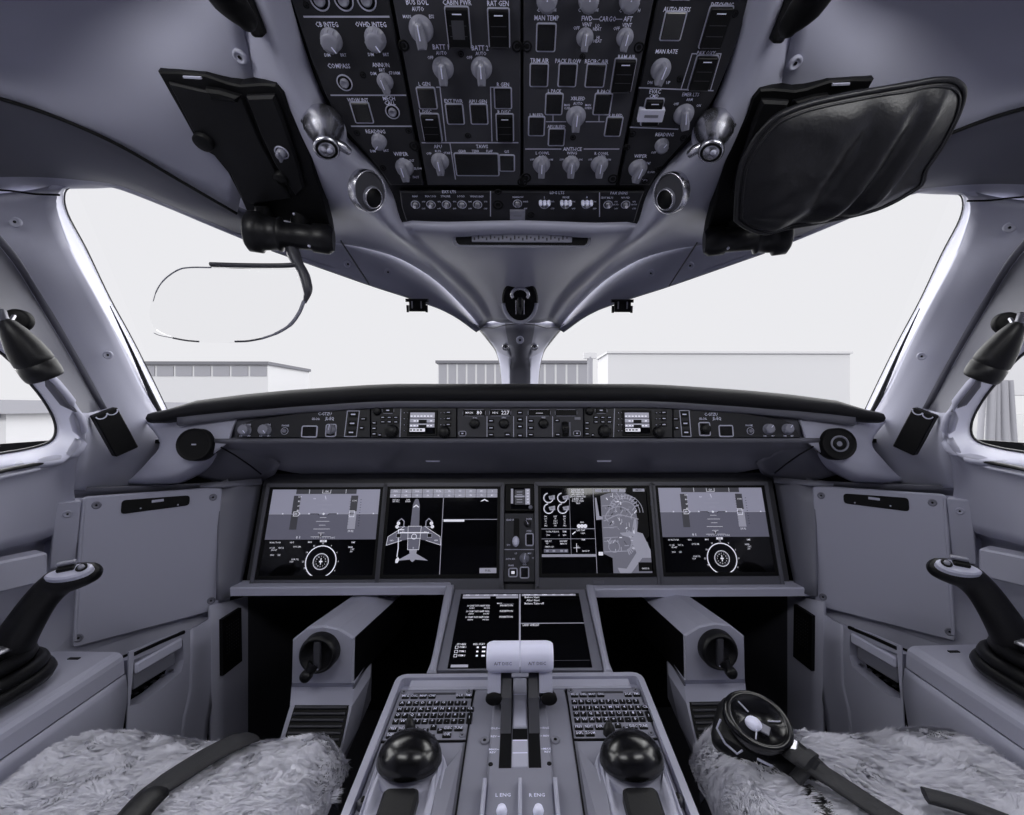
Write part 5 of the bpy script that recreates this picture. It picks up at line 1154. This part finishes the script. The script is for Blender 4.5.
for s, f in ((-1, -1), (1, 1)):
    for v, l_ in ((728.5,'IDLE'),(736.5,'REV'),(749.5,'MAX'),(752.5,'REV')):
        a, b = pz(520, v, .0095); text(p.L, PF, s*.0405, b, .0038, l_, .0101)
        if v != 752.5: rectf(p.L, PF, min(s*.0315, s*.0345), max(s*.0315, s*.0345), b-.0005, b+.0005, .0101)
    a, b = pz(520, 764, .0095); q = MB('black'); lathe(q, PF, s*.042, b, [(.0035,.0095),(.003,.0105),(.001,.0098)], 10); q.build('fastener', p.t)
    a, b = pz(520, 741, .003); q = MB('grey'); lathe(q, PF, s*.0545+(.0), b, [(.0075,.003),(.0075,.006),(.006,.0065),(.0045,.005),(.001,.005)], 16); lathe(q, PF, s*.0545, b, [(.0028,.0055),(.0022,.0062)], 6, 'black'); q.build('fastener', p.t)
    a, b = pz(502 if s < 0 else 540.5, 795.5, .0095); text(p.L, PF, s*.0225, b, .0052, 'L ENG' if s < 0 else 'R ENG', .0101)
    # lever arm, bracket and white handle
    hx = s*.029; top = P(520, 657, .795)
    g_ = [PF.pt(s*.0225, pz(520,745)[1], .006), PF.pt(s*.0225, pz(520,715)[1], .030), V((s*.0235, .81, top.z-.030)), V((s*.0235, .802, top.z-.006))]
    q = MB('grey_dark'); X = lambda P_, d: V((P_.x+d, P_.y, P_.z))
    pr = g_+[g_[-1]+V((0,.018,0)), g_[-2]+V((0,.03,0)), g_[0]+V((0,.045,0))]
    n = len(pr); q.add([X(k_, -.0085) for k_ in pr]+[X(k_, .0085) for k_ in pr], [tuple(range(n)), tuple(range(n, 2*n))]+[(i,(i+1)%n,n+(i+1)%n,n+i) for i in range(n)])
    q.build('lever_arm', p.t)
    q = MB('reveal'); bx = s*.0435
    pr = [V((0, .800, top.z-.008)), V((0, .792, top.z-.03)), V((0, .785, top.z-.055)), V((0, .80, top.z-.07)), V((0, .83, top.z-.06)), V((0, .835, top.z-.008))]
    n = 6; q.add([V((bx-.011, k_.y, k_.z)) for k_ in pr]+[V((bx+.011, k_.y, k_.z)) for k_ in pr], [tuple(range(n)), tuple(range(n, 2*n))]+[(i,(i+1)%n,n+(i+1)%n,n+i) for i in range(n)])
    q.build('lever_bracket', p.t)
    q = MB('black'); cc = P(493.7 if s < 0 else 549.0, 699, .780); Fb = facing(cc, (0,-1,.35)); lathe(q, Fb, 0, 0, [(.0118,-.02),(.0118,.0015),(.011,.002),(.001,.0021)], 24, sx=1.15, sy=.8); q.build('go_around_button', p.t)
    q = MB('ivory'); x0, x1 = (-.0562, -.0007) if s < 0 else (.0007, .0562); F = Fr(V((0, .80, top.z)), (1,0,0), (0,1,0)); Fx = Fr(V((0, .80, top.z)), (0,1,0), (0,0,1))
    prof = [(-.0, -.0), ]
    outl = []
    for i in range(20):
        t_ = 2*math.pi*i/20; cy, cz = math.cos(t_), math.sin(t_); outl.append((.023*cy, .0215*cz+(-.006 if cz < -.3 else 0)))
    edge = [(0, .78), (.004, .90), (.010, .985), (.014, 1)] if s < 0 else [(0, 1)]
    xs_ = [(x0, .80), (x0+.004, .93), (x0+.010, 1), (x1-.001, 1), (x1, .97)] if s < 0 else [(x0, .97), (x0+.001, 1), (x1-.010, 1), (x1-.004, .93), (x1, .80)]
    rows = [[V((x, .803+a_*k_, top.z+b_*k_)) for a_, b_ in outl+[outl[0]]] for x, k_ in xs_]
    grid(q, rows, 1, 1); q.add(rows[0][:-1], [tuple(range(20))]); q.add(rows[-1][:-1], [tuple(range(20))])
    Ft = facing(V(((x0+x1)/2, .803-.0229, top.z-.003)), (0,-1,.05)); text(q, Ft, 0, 0, .0052, 'A/T DISC', .0006, 'grey')
    q.build('handle', p.t)
    # engine switch
    q = MB('chrome'); a, b = pz(502 if s < 0 else 540.5, 834, .0095); lathe(q, PF, s*.0225, b, [(.006,.009),(.005,.012),(.003,.013)], 16); tube(q, [PF.pt(s*.0225, b, .011), PF.pt(s*.0225, b+.004, .024), PF.pt(s*.0225, b+.006, .030)], [.0025,.003,.003], 12); lathe(q, PF, s*.0225, b+.006, [(.001,.026),(.006,.029),(.0068,.034),(.005,.039),(.001,.040)], 16, 'ivory'); q.build('engine_switch', p.t)
q = MB('console')
for x in (-.048, 0, .048): box(q, PF, x-.0025, x+.0025, -.40, pz(520,790)[1], .005, .020, bev=.002)
isl(q, 'guard_rib', p.t)
p.done()
# ================================================================ SIDE STICKS
for s, sd in ((1, 'left'), (-1, 'right')):
    B0 = V((-.905, .745, H-.468))
    t = thing('side_stick', 'black side stick with pale button plate on the %s console' % sd, 'side stick', mir(B0, s))
    m = MB('black_rubber')
    for k, (rx, ry, z, r) in enumerate(((.098,.118,.012,.012),(.091,.111,.030,.011),(.078,.096,.050,.012),(.062,.078,.068,.010))):
        pts = []
        for i in range(40):
            a = 2*math.pi*i/40; c_, s_ = math.cos(a), math.sin(a)
            pts.append(mir(B0+V((rx*math.copysign(abs(c_)**.7, c_), ry*math.copysign(abs(s_)**.7, s_), z)), s))
        tube(m, pts, r, 8, closed=True)
        m.add([p for p in pts], [tuple(range(40))], None, False)
    m.build('boot', t)
    m = MB('metal'); F = Fr(mir(B0+V((.03,.035,.072)), s), (1,0,0), (0,1,0)); lathe(m, F, 0, 0, [(.046,0),(.046,.004),(.040,.010),(.030,.012)], 32); m.build('collar', t)
    m = MB('black_rubber')
    path = [(6,660,.80),(15,640,.80),(27,620,.805),(40,601,.815),(52,588,.825),(63,580,.83),(76,576,.835),(88,573,.84),(96,571,.842),(100,570,.842)]
    rad = [.031,.030,.0275,.0255,.0255,.026,.0245,.021,.015,.003]
    pp = crom([mir(P(*q), s) for q in path], 3); rr_ = [V((x,0,0)) for x in rad]; rr_ = [p.x for p in crom(rr_, 3)]
    tube(m, pp, rr_, 18, flat=.92); m.build('grip', t)
    c_ = mir(P(69,572.5,.812), s); F = facing(c_, (s*.10,-.62,.9), (0,.8,.6)); F = F.at(0,0,0,math.radians(20*s)); m = MB('knob')
    el = [(.033*math.cos(a), .0145*math.sin(a)*(1+.15*s*math.cos(a))) for a in [i*math.pi/14 for i in range(28)]]
    prism(m, F, el, -.006, .004, .003, 'reveal'); m.build('button_plate', t)
    m = MB('black'); box(m, F, -.012-.004*s, .012-.004*s, .000, .014, .003, .009, r=.002, bev=.0015); m.build('thumb_switch', t)
    m = MB('knob'); box(m, F, -.014-.002*s, .012-.002*s, .009, .0165, .007, .014, r=.002, bev=.0015); m.build('trim_switch', t)
    m = MB('black'); lathe(m, F, .0185*s, .001, [(.0075,.003),(.0085,.006),(.006,.007),(.0055,.005),(.002,.005)], 20); lathe(m, F, .0185*s, .001, [(.005,.004),(.0045,.0085),(.001,.009)], 16, 'knob'); m.build('disconnect_button', t)
    # tiny mark plate on the armrest
    q = MB('black'); Fz = Fr(mir(V((-.842,.90,H-.4744)), s), (1,0,0), (0,1,0)); box(q, Fz, -.010, .010, -.003, .003, -.001, .0015, mt='black'); tag(q.build('latch_slot'), 'tiny black latch slot on the %s armrest top' % sd, 'latch')

# ================================================================ HEAD-UP UNITS
for s, sd in ((1, 'left'), (-1, 'right')):
    F = fr3(mir(P(158,71,.584), s), mir(P(283,88,.584), s), mir(P(246,214,.782), s))
    if F.n.y > 0: F.n = -F.n
    aL, bL, cL = P(158,71,.584), P(283,88,.584), P(246,214,.782); nL = (bL-aL).cross(cL-aL)
    def lo(u, v, c=0, s=s, F=F, aL=aL, nL=nL):
        d = ray(u, v); k = (aL-EYE).dot(nL)/d.dot(nL); q = mir(EYE+d*k, s)-F.o; return q.dot(F.x), q.dot(F.y)
    t = thing('head_up_projector', 'flat black head-up unit in the ceiling, its clear glass hanging down on the left' if s > 0 else 'flat black head-up unit in the ceiling, mostly hidden by the leather cover', 'projector', F.o)
    m = MB('black'); out = [(158,71),(182,71.5),(205,74),(228,82),(240,84.5),(262,83),(276,84),(284,92),(290,110),(302,135),(312,158),(322,196),(330,226),(333,244),(322,240),(304,224),(264,216),(247,211),(240,195),(228,172),(214,155),(200,147),(190,128)]
    prism(m, F, [lo(*q) for q in out], -.016, .002, .002, 'black'); m.build('housing', t)
    m = MB('hood'); prism(m, F, [lo(*q) for q in [(170,80),(205,88),(243,93),(262,140),(292,196),(252,202),(243,196),(232,172),(218,155),(204,144),(192,124)]], .001, .006, .002, 'hud')
    m.build('cover_plate', t)
    m = MB('hud'); prism(m, F, [lo(*q) for q in [(248,93),(276,92),(286,118),(300,160),(306,185),(298,194),(276,160),(262,130)]], .001, .009, .003, 'hud'); m.build('control_plate', t)
    m = MB('black'); prism(m, F, [lo(*q) for q in [(208,84),(222,86),(242,92),(240,98),(214,95)]], .004, .012, .003); lathe(m, F, *lo(206,138), [(.013,.004),(.013,.012),(.011,.013),(.001,.013)], 20); lathe(m, F, *lo(283,174), [(.010,.004),(.010,.012),(.008,.014),(.001,.014)], 20); isl(m, 'latch', t)
    m = MB('knob'); a, b = lo(284,148); ring(m, F, [(a+.0095*math.cos(i*.2618), b+.0095*math.sin(i*.2618)) for i in range(24)], .0014, .008, .0105, 'frame_line'); lathe(m, F, a, b, [(.0065,.009),(.006,.018),(.001,.018)], 16); box(m, F, a-.0015, a+.0015, b-.007, b+.007, .017, .022, bev=.001)
    m.build('brightness_knob', t)
    m = MB('reveal'); prism(m, F, [lo(*q) for q in [(184,74.5),(202,75.5),(203,77.5),(185,76.5)]], .0, .004); 
    q = mir(P(296,212,.80), s); m.build('label_strip', t)
    m = MB('rim'); tube(m, [mir(P(308,190,.765), s), mir(P(314,207,.80), s), mir(P(319,222,.83), s)], [.003,.006,.004], 8); m.build('strut', t)
    # hinge barrel
    J0, J1 = mir(P(246,231,.755), s), mir(P(334,240,.785), s); ax_ = axfr(J0, J1); Ln = (J1-J0).length
    m = MB('black'); lathe(m, ax_, 0, 0, [(.024,0),(.031,.005),(.032,Ln*.18),(.027,Ln*.20),(.025,Ln*.36),(.027,Ln*.37),(.027,Ln*.40),(.020,Ln*.42),(.020,Ln*.74),(.023,Ln*.76),(.024,Ln*.94),(.018,Ln)], 32, 'black_rubber'); m.build('hinge_barrel', t)
    m = MB('black'); tube(m, [mir(P(262,205,.76), s), mir(P(266,222,.775), s), mir(P(270,240,.785), s)], [.012,.014,.010], 10); tube(m, [mir(P(300,200,.77), s), mir(P(302,222,.785), s), mir(P(300,244,.79), s)], [.016,.018,.012], 10); tube(m, [mir(P(318,205,.80), s), mir(P(326,228,.81), s), mir(P(322,252,.81), s)], [.010,.013,.009], 10); isl(m, 'hinge_arm', t)
    m = MB('reveal')
    for u, v in ((289,243),(309,246),(294,214)): lathe(m, facing(mir(P(u,v,.765), s), (0,-1,0)), 0, 0, [(.0022,-.002),(.002,.0015),(.0005,.002)], 10)
    for u, v in ((326,243),): tube(m, [mir(P(u,v-4,.79), s), mir(P(u+1,v+4,.79), s)], .003, 6)
    isl(m, 'rivet', t)
    if s > 0:
        g = thing('head_up_combiner', 'clear rounded glass pane hanging on a dark arm before the left windshield', 'combiner glass', P(297,262,.77)); D = .765
        m = MB('grey_dark'); tube(m, crom([P(290,240,.78), P(293,252,.775), P(297,262,.77), P(303,272,D), P(307,285,D), P(307.5,293,D), P(304.5,303,D)], 4), [.012]*5+[.012,.0115,.011,.010,.0095,.009,.009,.009,.0095,.0095,.0092,.009,.009,.0085,.008,.007,.006,.005,.004,.003], 10, flat=.85)
        tube(m, crom([P(300,264,D), P(285,265.5,D), P(250,265.5,D), P(211,264.5,D)], 4), .0056, 8, flat=.7); m.build('arm', g)
        o2 = [(298,268),(250,268),(211,267.5),(190,267.5),(178,270),(165,279),(157,290),(153,304),(152,318),(158,330),(172,336.5),(188,340),(205,342),(236,342.5),(262,339),(285,329),(298,314),(304,300),(305,284)]
        c3 = crom([P(u, v, D) for u, v in o2+[o2[0]]], 4)[:-1]; Fg = facing(P(228,305,D), (.04,-1,0)); cc = [((p-Fg.o).dot(Fg.x), (p-Fg.o).dot(Fg.y)) for p in c3]
        m = MB('glass_clear'); prism(m, Fg, cc, -.003, .0, 0, 'glass_clear'); m.build('pane', g)
        def arc_(pts, r, mt, k=6):
            q = MB(mt); tube(q, crom([P(u, v, D-.002) for u, v in pts], k), r, 8); return q.build('pane_edge', g)
        arc_([(211,267.5),(190,267.5),(178,270),(165,279),(157,290),(153,302)], [.0012]*14+[.0011]*6+[.0009]*6+[.0006]*4+[.0003], 'grey')
        arc_([(154,333),(160,335.5),(173,338)], .0006, 'grey'); arc_([(173,338),(186,340.4),(199,341.6)], .0013, 'grey_dark'); arc_([(235,341.5),(248,341),(262,338.5)], .0016, 'grey_dark')
        arc_([(262,338.5),(276,333.5),(290,325),(299,313),(304,301)], [.0018]*6+[.0024]*6+[.003]*13, 'grey')
        m = MB('grey_dark'); tube(m, [P(255,247,.78), P(251,249,.775)], .005, 8); m.build('stop', g)
    else:
        # leather bag over the second unit
        g = [(735.6,219.6),(736.5,199),(738.6,178),(742,162),(749,149),(757,136),(766.5,125),(776,117),(787,111.5),(803,105.5),(822,100.5),(843,96),(866.6,91.5),(890,87.5),(911,84),(932,80),(949,79.5),(957,82),(962.5,88),(963,97),(959,110.6),(952,126),(943,143),(934,157),(925.5,169.5),(921,184),(908,193),(892,202),(875.5,209),(853,215),(831,219.6),(808,224),(787,227.5),(770,232),(760,232),(746,227)]
        Fq = fr3(P(737,205,.665), P(905,190,.665), P(800,107,.56))
        if Fq.n.y > 0: Fq.n = -Fq.n
        q2 = [Fq.hit(u, v) if 0 else None for u, v in g]
        nn = Fq.x.cross(Fq.y)
        def lq(u, v):
            d = ray(u, v); k = (Fq.o-EYE).dot(nn)/d.dot(nn); q = EYE+d*k-Fq.o; return V((q.dot(Fq.x), q.dot(Fq.y)))
        O = crom([(*lq(u, v), 0) for u, v in g+[g[0]]], 3)[:-1]; cx = sum(O, V())/len(O)
        bag = thing('leather_cover', 'black leather bag with piped edge pulled over the unit above the right windshield', 'cover', Fq.pt(cx.x, cx.y, 0))
        f0, f1 = lq(948,92), lq(862,206); fd = (f1-f0).normalized(); fn_ = V((-fd.y, fd.x)); e0 = lq(740,215)
        def hgt(p, t):
            q = V((p.x, p.y)); d = (q-f0).dot(fn_); al = (q-f0).dot(fd)/(f1-f0).length
            z = .030*(1-t**3.2)
            env = (1-t**6)
            sg = 1 if (e0-f0).dot(fn_) > 0 else -1; d *= sg
            for off, am, wd in ((.014,.009,.010),(.036,-.008,.010),(.060,.012,.014),(.090,-.006,.013),(.120,.005,.018)): z += am*env*math.exp(-((d-off)/wd)**2)*(.4+.6*min(1,max(0,al*1.6)))
            z += .003*env*noise.noise(V((p.x*18, p.y*18, 0)))+.0014*env*noise.noise(V((p.x*60, p.y*60, 3)))
            q3 = q-e0; z += .004*env*math.exp(-q3.length/.06)*math.sin(math.atan2(q3.y, q3.x)*9)
            return z
        m = MB('leather'); NR = 34; vs = []; n = len(O)
        for r_ in range(NR+1):
            tt = r_/NR
            for p in O: q = cx+(p-cx)*tt; vs.append(Fq.pt(q.x, q.y, hgt(q, tt)))
        fs = [(r_*n+i, r_*n+(i+1)%n, (r_+1)*n+(i+1)%n, (r_+1)*n+i) for r_ in range(NR) for i in range(n)]
        m.add(vs, fs, None, True)
        vb = [Fq.pt(p.x, p.y, 0) for p in O]+[Fq.pt(cx.x+(p.x-cx.x)*.9, cx.y+(p.y-cx.y)*.9, -.022) for p in O]
        m.add(vb, [(i, (i+1)%n, n+(i+1)%n, n+i) for i in range(n)]+[tuple(range(n, 2*n))], None, True)
        m.build('leather_shell', bag)
        m = MB('leather'); tube(m, [Fq.pt(p.x, p.y, .001) for p in O], .0034, 8, closed=True)
        tube(m, [Fq.pt(cx.x+(p.x-cx.x)*.955, cx.y+(p.y-cx.y)*.94, hgt(cx+(p-cx)*.95, .95)+.001) for p in O], .0016, 6, closed=True); m.build('piping', bag)

# ================================================================ SMALL FITTINGS
for s, sd in ((1, 'left'), (-1, 'right')):
    a, b = mir(P(6,322,.745), s), mir(P(46,378,.79), s); F = axfr(a, b); L_ = (b-a).length
    t = thing('map_lamp', 'dark tapered map lamp on the %s window pillar' % sd, 'lamp', a)
    m = MB('grey_dark'); lathe(m, F, 0, 0, [(.005,-.004),(.011,.002),(.017,L_*.18),(.0225,L_*.40),(.0255,L_*.60),(.0258,L_*.70),(.0245,L_*.71),(.0245,L_*.725),(.0262,L_*.735),(.0262,L_*.9),(.0250,L_*.97),(.0235,L_),(.019,L_),(.016,L_*.95),(.001,L_*.93)], 36, 'black_rubber'); m.build('body', t)
    m = MB('metal'); tube(m, [mir(P(2,312,.76), s), mir(P(4,318,.752), s), mir(P(7,325,.745), s)], .006, 10); tube(m, [mir(P(14,316,.765), s), mir(P(9,324,.75), s)], .003, 8); m.build('swivel', t)
    m = MB('black'); lathe(m, facing(mir(P(17,320,.80), s), (s*.5,-1,0)), 0, 0, [(.019,-.01),(.018,.003),(.015,.005),(.001,.003)], 24); m.build('mount', t)
    # pen holder on the pillar foot
    a, b, c_ = mir(P(115,457,1.06), s), mir(P(139,451,1.10), s), mir(P(92,416,1.02), s); yy = (c_-a).normalized(); xx = (b-a)-yy*(b-a).dot(yy); F = Fr(a, xx, yy)
    if F.n.y > 0: F.n = -F.n
    w_, h_ = (b-a).length, (c_-a).length
    t = thing('pen_holder', 'black pen holder with two pale hooks on the %s pillar' % sd, 'holder', a)
    m = MB('black'); box(m, F, 0, w_, 0, h_, -.012, .006, r=.003, bev=.002); m.build('case', t)
    m = MB('reveal')
    for x in (.27, .72):
        pts = [F.pt(w_*x+.010*math.cos(math.radians(q)), h_*.965+.008*math.sin(math.radians(q)), .0075) for q in range(180, 361, 20)]
        tube(m, pts, .0013, 6)
    isl(m, 'hook', t)
    # grab handle at the top edge
    t = thing('grab_handle', 'dark tapered grab handle in the ceiling %s of the overhead switches' % sd, 'handle', mir(P(235,0,.5), s))
    m = MB('black'); tube(m, crom([mir(P(*q), s) for q in ((190,-60,.41),(214,-20,.44),(230,2,.462),(244,18,.48),(248,27,.492))], 5), [.017]*10+[.0172-.001*i for i in range(11)], 14, flat=.7)
    m.build('grip', t); m = MB('black'); box(m, facing(mir(P(247,2,.505), s), (0,-.6,-.8)), -.007, .007, -.03, .016, -.012, .006, r=.004, bev=.003); m.build('mount', t)
    # black clip at the windshield top edge
    c_ = mir(P(417,303.5,1.20), s); F = facing(c_, (0,-1,-.2)); t = thing('visor_clip', 'small black clip under the %s windshield header near the centre' % sd, 'clip', c_)
    m = MB('black'); box(m, F, -.028, .028, .004, .012, -.010, .006, bev=.002); box(m, F, -.020, .022, -.020, .008, -.006, .004, bev=.002); m.build('body', t)
    m = MB('metal')
    for x in (-.024, .024): box(m, F, x-.0025, x+.0025, -.022, -.004, -.004, .005, bev=.001, mt='black')
    isl(m, 'side_lug', t); m = MB('metal'); box(m, F, -.013, -.010, -.012, .006, .004, .006); box(m, F, .010, .013, -.012, .006, .004, .006); m.build('latch', t)
    # screws of header and liner
for i, s in enumerate((1, -1)):
    hd = bpy.data.objects['trim_%d' % (1 if s > 0 else 2)]; cl = bpy.data.objects['ceiling']
    screw(cl, mir(P(240,57,.566), s), (-.2*s,-.45,-.9), .0085, 'liner')
    screw(hd, mir(P(109,153,.70), s), (.3*s,-.9,-.5), .009, 'shell_dark')
    for u, v, y in ((348,264,1.04),(388,272,1.12)): screw(hd, mir(P(u,v,y), s), (.25*s,-.8,-.6), .0085, 'shell')
    m = MB('grey_dark'); tube(m, [mir(P(u,v,y), s) for u, v, y in ((341,241,.955),(350,255,1.0),(369,284,1.10))], .0018, 6); m.build('seam', hd)
# compass light housing in the funnel
c_ = P(520,299,1.065); F = facing(c_, (0,-1,-.45)); k = 1.065/FP
t = thing('ceiling_fitting', 'chrome fitting in a black oval recess above the centre post', 'fitting', c_)
m = MB('black'); o_ = [(18*k*math.cos(a), (19*k*math.sin(a) if math.sin(a) > 0 else 24*k*math.sin(a))) for a in [i*math.pi/16 for i in range(32)]]
prism(m, F, o_, -.02, .004, .003); m.build('recess', t)
m = MB('rim'); tube(m, [F.pt(16.5*k*math.cos(a), -3*k+20*k*math.sin(a), .005) for a in [math.radians(q) for q in range(182, 359, 8)]], .0042, 8); m.build('lip', t)
m = MB('chrome'); tube(m, [F.pt(8*k*math.cos(a), 5*k+6*k*math.sin(a), .010) for a in [math.radians(q) for q in range(-30, 211, 12)]], .0045, 10)
tube(m, [F.pt(0, 2*k, .006), F.pt(0, -6*k, .010), F.pt(0, -14*k, .008)], [.008,.009,.007], 12, 'black_gloss'); tube(m, [F.pt(-4*k, 0, .012), F.pt(-4*k, -14*k, .012)], .0012, 6); tube(m, [F.pt(4*k, 0, .012), F.pt(4*k, -14*k, .012)], .0012, 6); m.build('knuckle', t)
m = MB('grey_dark'); tube(m, [P(474,324,1.37), P(481,327.5,1.36), P(494,328,1.30), P(505,325,1.25), P(520,323.5,1.235), P(535,325,1.25), P(546,328,1.30), P(559,327.5,1.36), P(564,324,1.37)], .0012, 6); m.build('seam', bpy.data.objects['trim_4'])

# ================================================================ SEAT HARNESSES
t = thing('shoulder_strap', 'flat black harness strap lying across the left sheepskin seat', 'strap', P(200,765,.66))
Z0 = H-.535
def on(u, v, dz=0): return PZ(u, v, -.535+dz)
m = MB('webbing'); pth = crom([on(118,832,.006), on(150,795,.008), on(178,775,.012), on(210,755,.014), on(238,741,.013), on(254,736,.004)], 5)
tube(m, pth, [.020]*8+[.022]*8+[.022]*6+[.020]*3+[.012], 12, flat=.24, upv=(0,0,1)); m.build('webbing', t)
m = MB('black_rubber'); tube(m, crom([on(116,836,.016), on(140,808,.018), on(158,790,.018)], 4), [.021]*8+[.016], 10, flat=.38, upv=(0,0,1)); m.build('sleeve', t)
m = MB('metal'); tube(m, [on(152,812,.0), on(168,796,.004)], .0018, 6); m.build('wire', t)
C = PZ(758,720,-.455); 
t = thing('harness_buckle', 'round black harness buckle with pale centre on the right sheepskin seat', 'buckle', C)
F = facing(C, (-.10,-.62,.80), (0,.8,.6)); F = F.at(0,0,0,math.radians(-34))
m = MB('black_gloss'); ex = 1.28
lathe(m, F, 0, 0, [(.026,-.040),(.0335,-.032),(.0365,-.018),(.0375,-.002),(.036,.003),(.032,.005),(.029,.003),(.027,-.006),(.001,-.008)], 40, sx=ex); m.build('rotary_dial', t)
m = MB('frame_line')
for q in (35, 155, 275): tube(m, [F.pt(.012*math.cos(math.radians(q))*ex, .012*math.sin(math.radians(q)), -.003), F.pt(.026*math.cos(math.radians(q))*ex, .026*math.sin(math.radians(q)), -.001)], .0011, 6)
lathe(m, F, -.004, -.006, [(.009,-.007),(.0088,-.002),(.001,-.0015)], 20, 'ivory', sx=ex); box(m, F, .002, .018, -.011, .001, -.006, -.003, bev=.001, mt='knob'); m.build('dial_center', t)
m = MB('black_rubber'); o_ = [(-.050,-.028),(-.040,-.043),(-.01,-.047),(.03,-.044),(.07,-.036),(.115,-.022),(.125,-.008),(.10,.012),(.05,.026),(-.01,.040),(-.04,.034),(-.052,.012)]
prism(m, F, [tuple(p) for p in [(q.x, q.y) for q in crom([(x, y, 0) for x, y in o_+[o_[0]]], 4)[:-1]]], -.062, -.036, .012, sm=True); m.build('backing_pad', t)
m = MB('frame_line')
tube(m, [F.pt(x, y, z) for x, y, z in ((-.045,-.022,-.012),(-.046,-.032,-.022),(-.030,-.042,-.030),(-.012,-.046,-.030),(-.008,-.042,-.020))], .0016, 6)
tube(m, [F.pt(x, y, z) for x, y, z in ((.012,-.043,-.016),(.030,-.040,-.02),(.032,-.036,-.028))], .0018, 6); m.build('wire_latch', t)
m = MB('chrome'); box(m, F, .044, .056, -.012, .010, -.026, -.016, r=.002, bev=.002); m.build('tongue', t)
t = thing('harness_strap', 'dark woven strap with stitched loop running from the round buckle', 'strap', PZ(830,775,-.50))
m = MB('webbing'); pth = crom([PZ(780,742,-.488), PZ(798,757,-.490), PZ(830,778,-.500), PZ(868,803,-.51), PZ(905,826,-.52)], 5)
tube(m, pth, .0185, 10, flat=.26, upv=(0,0,1)); m.build('webbing', t)
m = MB('webbing'); tube(m, [PZ(803,756,-.480), PZ(812,762,-.481)], .0205, 10, flat=.34, upv=(0,0,1)); tube(m, [PZ(795,780,-.508), PZ(806,768,-.496), PZ(815,757,-.482)], [.010,.011,.010], 8, flat=.5, upv=(0,0,1)); m.build('keeper_loop', t)
m = MB('black_rubber'); tube(m, crom([PZ(775,764,-.52), PZ(800,785,-.525), PZ(822,808,-.525), PZ(840,830,-.525)], 4), [.018]*9+[.012]*4, 10, flat=.45, upv=(0,0,1)); m.build('lower_sleeve', t)
t = MB('webbing'); tube(t, crom([PZ(925,795,-.508), PZ(965,806,-.51), PZ(1010,823,-.51)], 4), .014, 8, flat=.4, upv=(0,0,1)); tag(t.build('lap_strap'), 'short black strap end at the outer rear of the right sheepskin seat', 'strap')

# ================================================================ OUTSIDE
m = MB('tarmac'); F0 = Fr((0,0,-2.6), (1,0,0), (0,1,0)); m.add([(-300,-60,-2.6),(300,-60,-2.6),(300,400,-2.6),(-300,400,-2.6)], [(0,1,2,3)]); struct('ground', m)
def bld(name, label, u0, u1, vt, Y, wb, n, dep=12, col='b_pale', roof='b_dark', cat='building'):
    A, B = P(u0, vt, Y), P(u1, vt, Y); t = thing(name, label, cat, V(((A.x+B.x)/2, Y, -2.6)))
    F = Fr(V((0, Y, 0)), (1,0,0), (0,0,1)); F.n = V((0,-1,0)); x0, x1, zt = A.x, B.x, A.z
    m = MB(col); box(m, F, x0, x1, -2.6, zt, -dep, 0); m.build('wall', t)
    m = MB(roof); box(m, F, x0-.3, x1+.3, zt-.28, zt+.12, -dep, .5); m.build('roof_edge', t)
    if n:
        z0, z1 = P(u0, wb[1], Y).z, P(u0, wb[0], Y).z; m = MB('b_grey')
        w_ = (x1-x0)/n
        for i in range(n): box(m, F, x0+w_*i+.15, x0+w_*(i+1)-.15, z0, z1, 0, .1, mt='b_grey')
        m.build('window_band', t)
    return t
bld('terminal_building', 'long pale terminal with dark roof edge outside the left windshield', 100, 268, 362.5, 62, (366,376), 9)
bld('terminal_building', 'pale terminal with gridded windows seen just left of the centre post', 438, 514, 361.5, 70, (364,384), 8)
bld('terminal_building', 'pale terminal with gridded windows seen just right of the centre post', 534, 588, 361.5, 70, (364,384), 5)
bld('hangar', 'large white windowless hangar beyond the right windshield', 608, 850, 352, 90, None, 0, roof='b_pale')
q = thing('light_mast', 'thin grey mast standing outside right of the centre post', 'mast', P(590,400,58)); m = MB('b_grey'); b_ = P(590,357,58); tube(m, [V((b_.x,58,-2.6)), b_], .35, 8); m.build('pole', q); m = MB('b_pale'); box(m, facing(b_, (0,-1,0)), -.8, .8, -.2, .5, -.3, .3); m.build('lamp_head', q)
bld('service_building', 'pale grey block seen through the left side window', -200, 6, 404, 14, (409,418), 4, roof='b_grey')
t = thing('jet_bridge', 'white jet bridge with bundled support legs outside the right side window', 'jet bridge', P(1000,440,9))
A = P(985,395,9); m = MB('b_pale'); F = Fr(V((0,9,0)), (1,0,0), (0,0,1)); F.n = V((0,-1,0)); box(m, F, A.x-.15, A.x+7, A.z, A.z+.95, -.5, 0); m.build('tunnel', t)
for i, u in enumerate((984,992,997,1003,1010)):
    b_ = P(u, 396, 8.8); q = MB('b_grey'); tube(q, [V((b_.x+.15*(i-2), 8.8, -2.6)), b_+V((0,0,.3))], .05+.02*(i % 2), 8); q.build('leg', t)
sun('low_sun', (.15,.9,-.36), 2.1, 10)  # added second sun from behind, only to brighten the building fronts
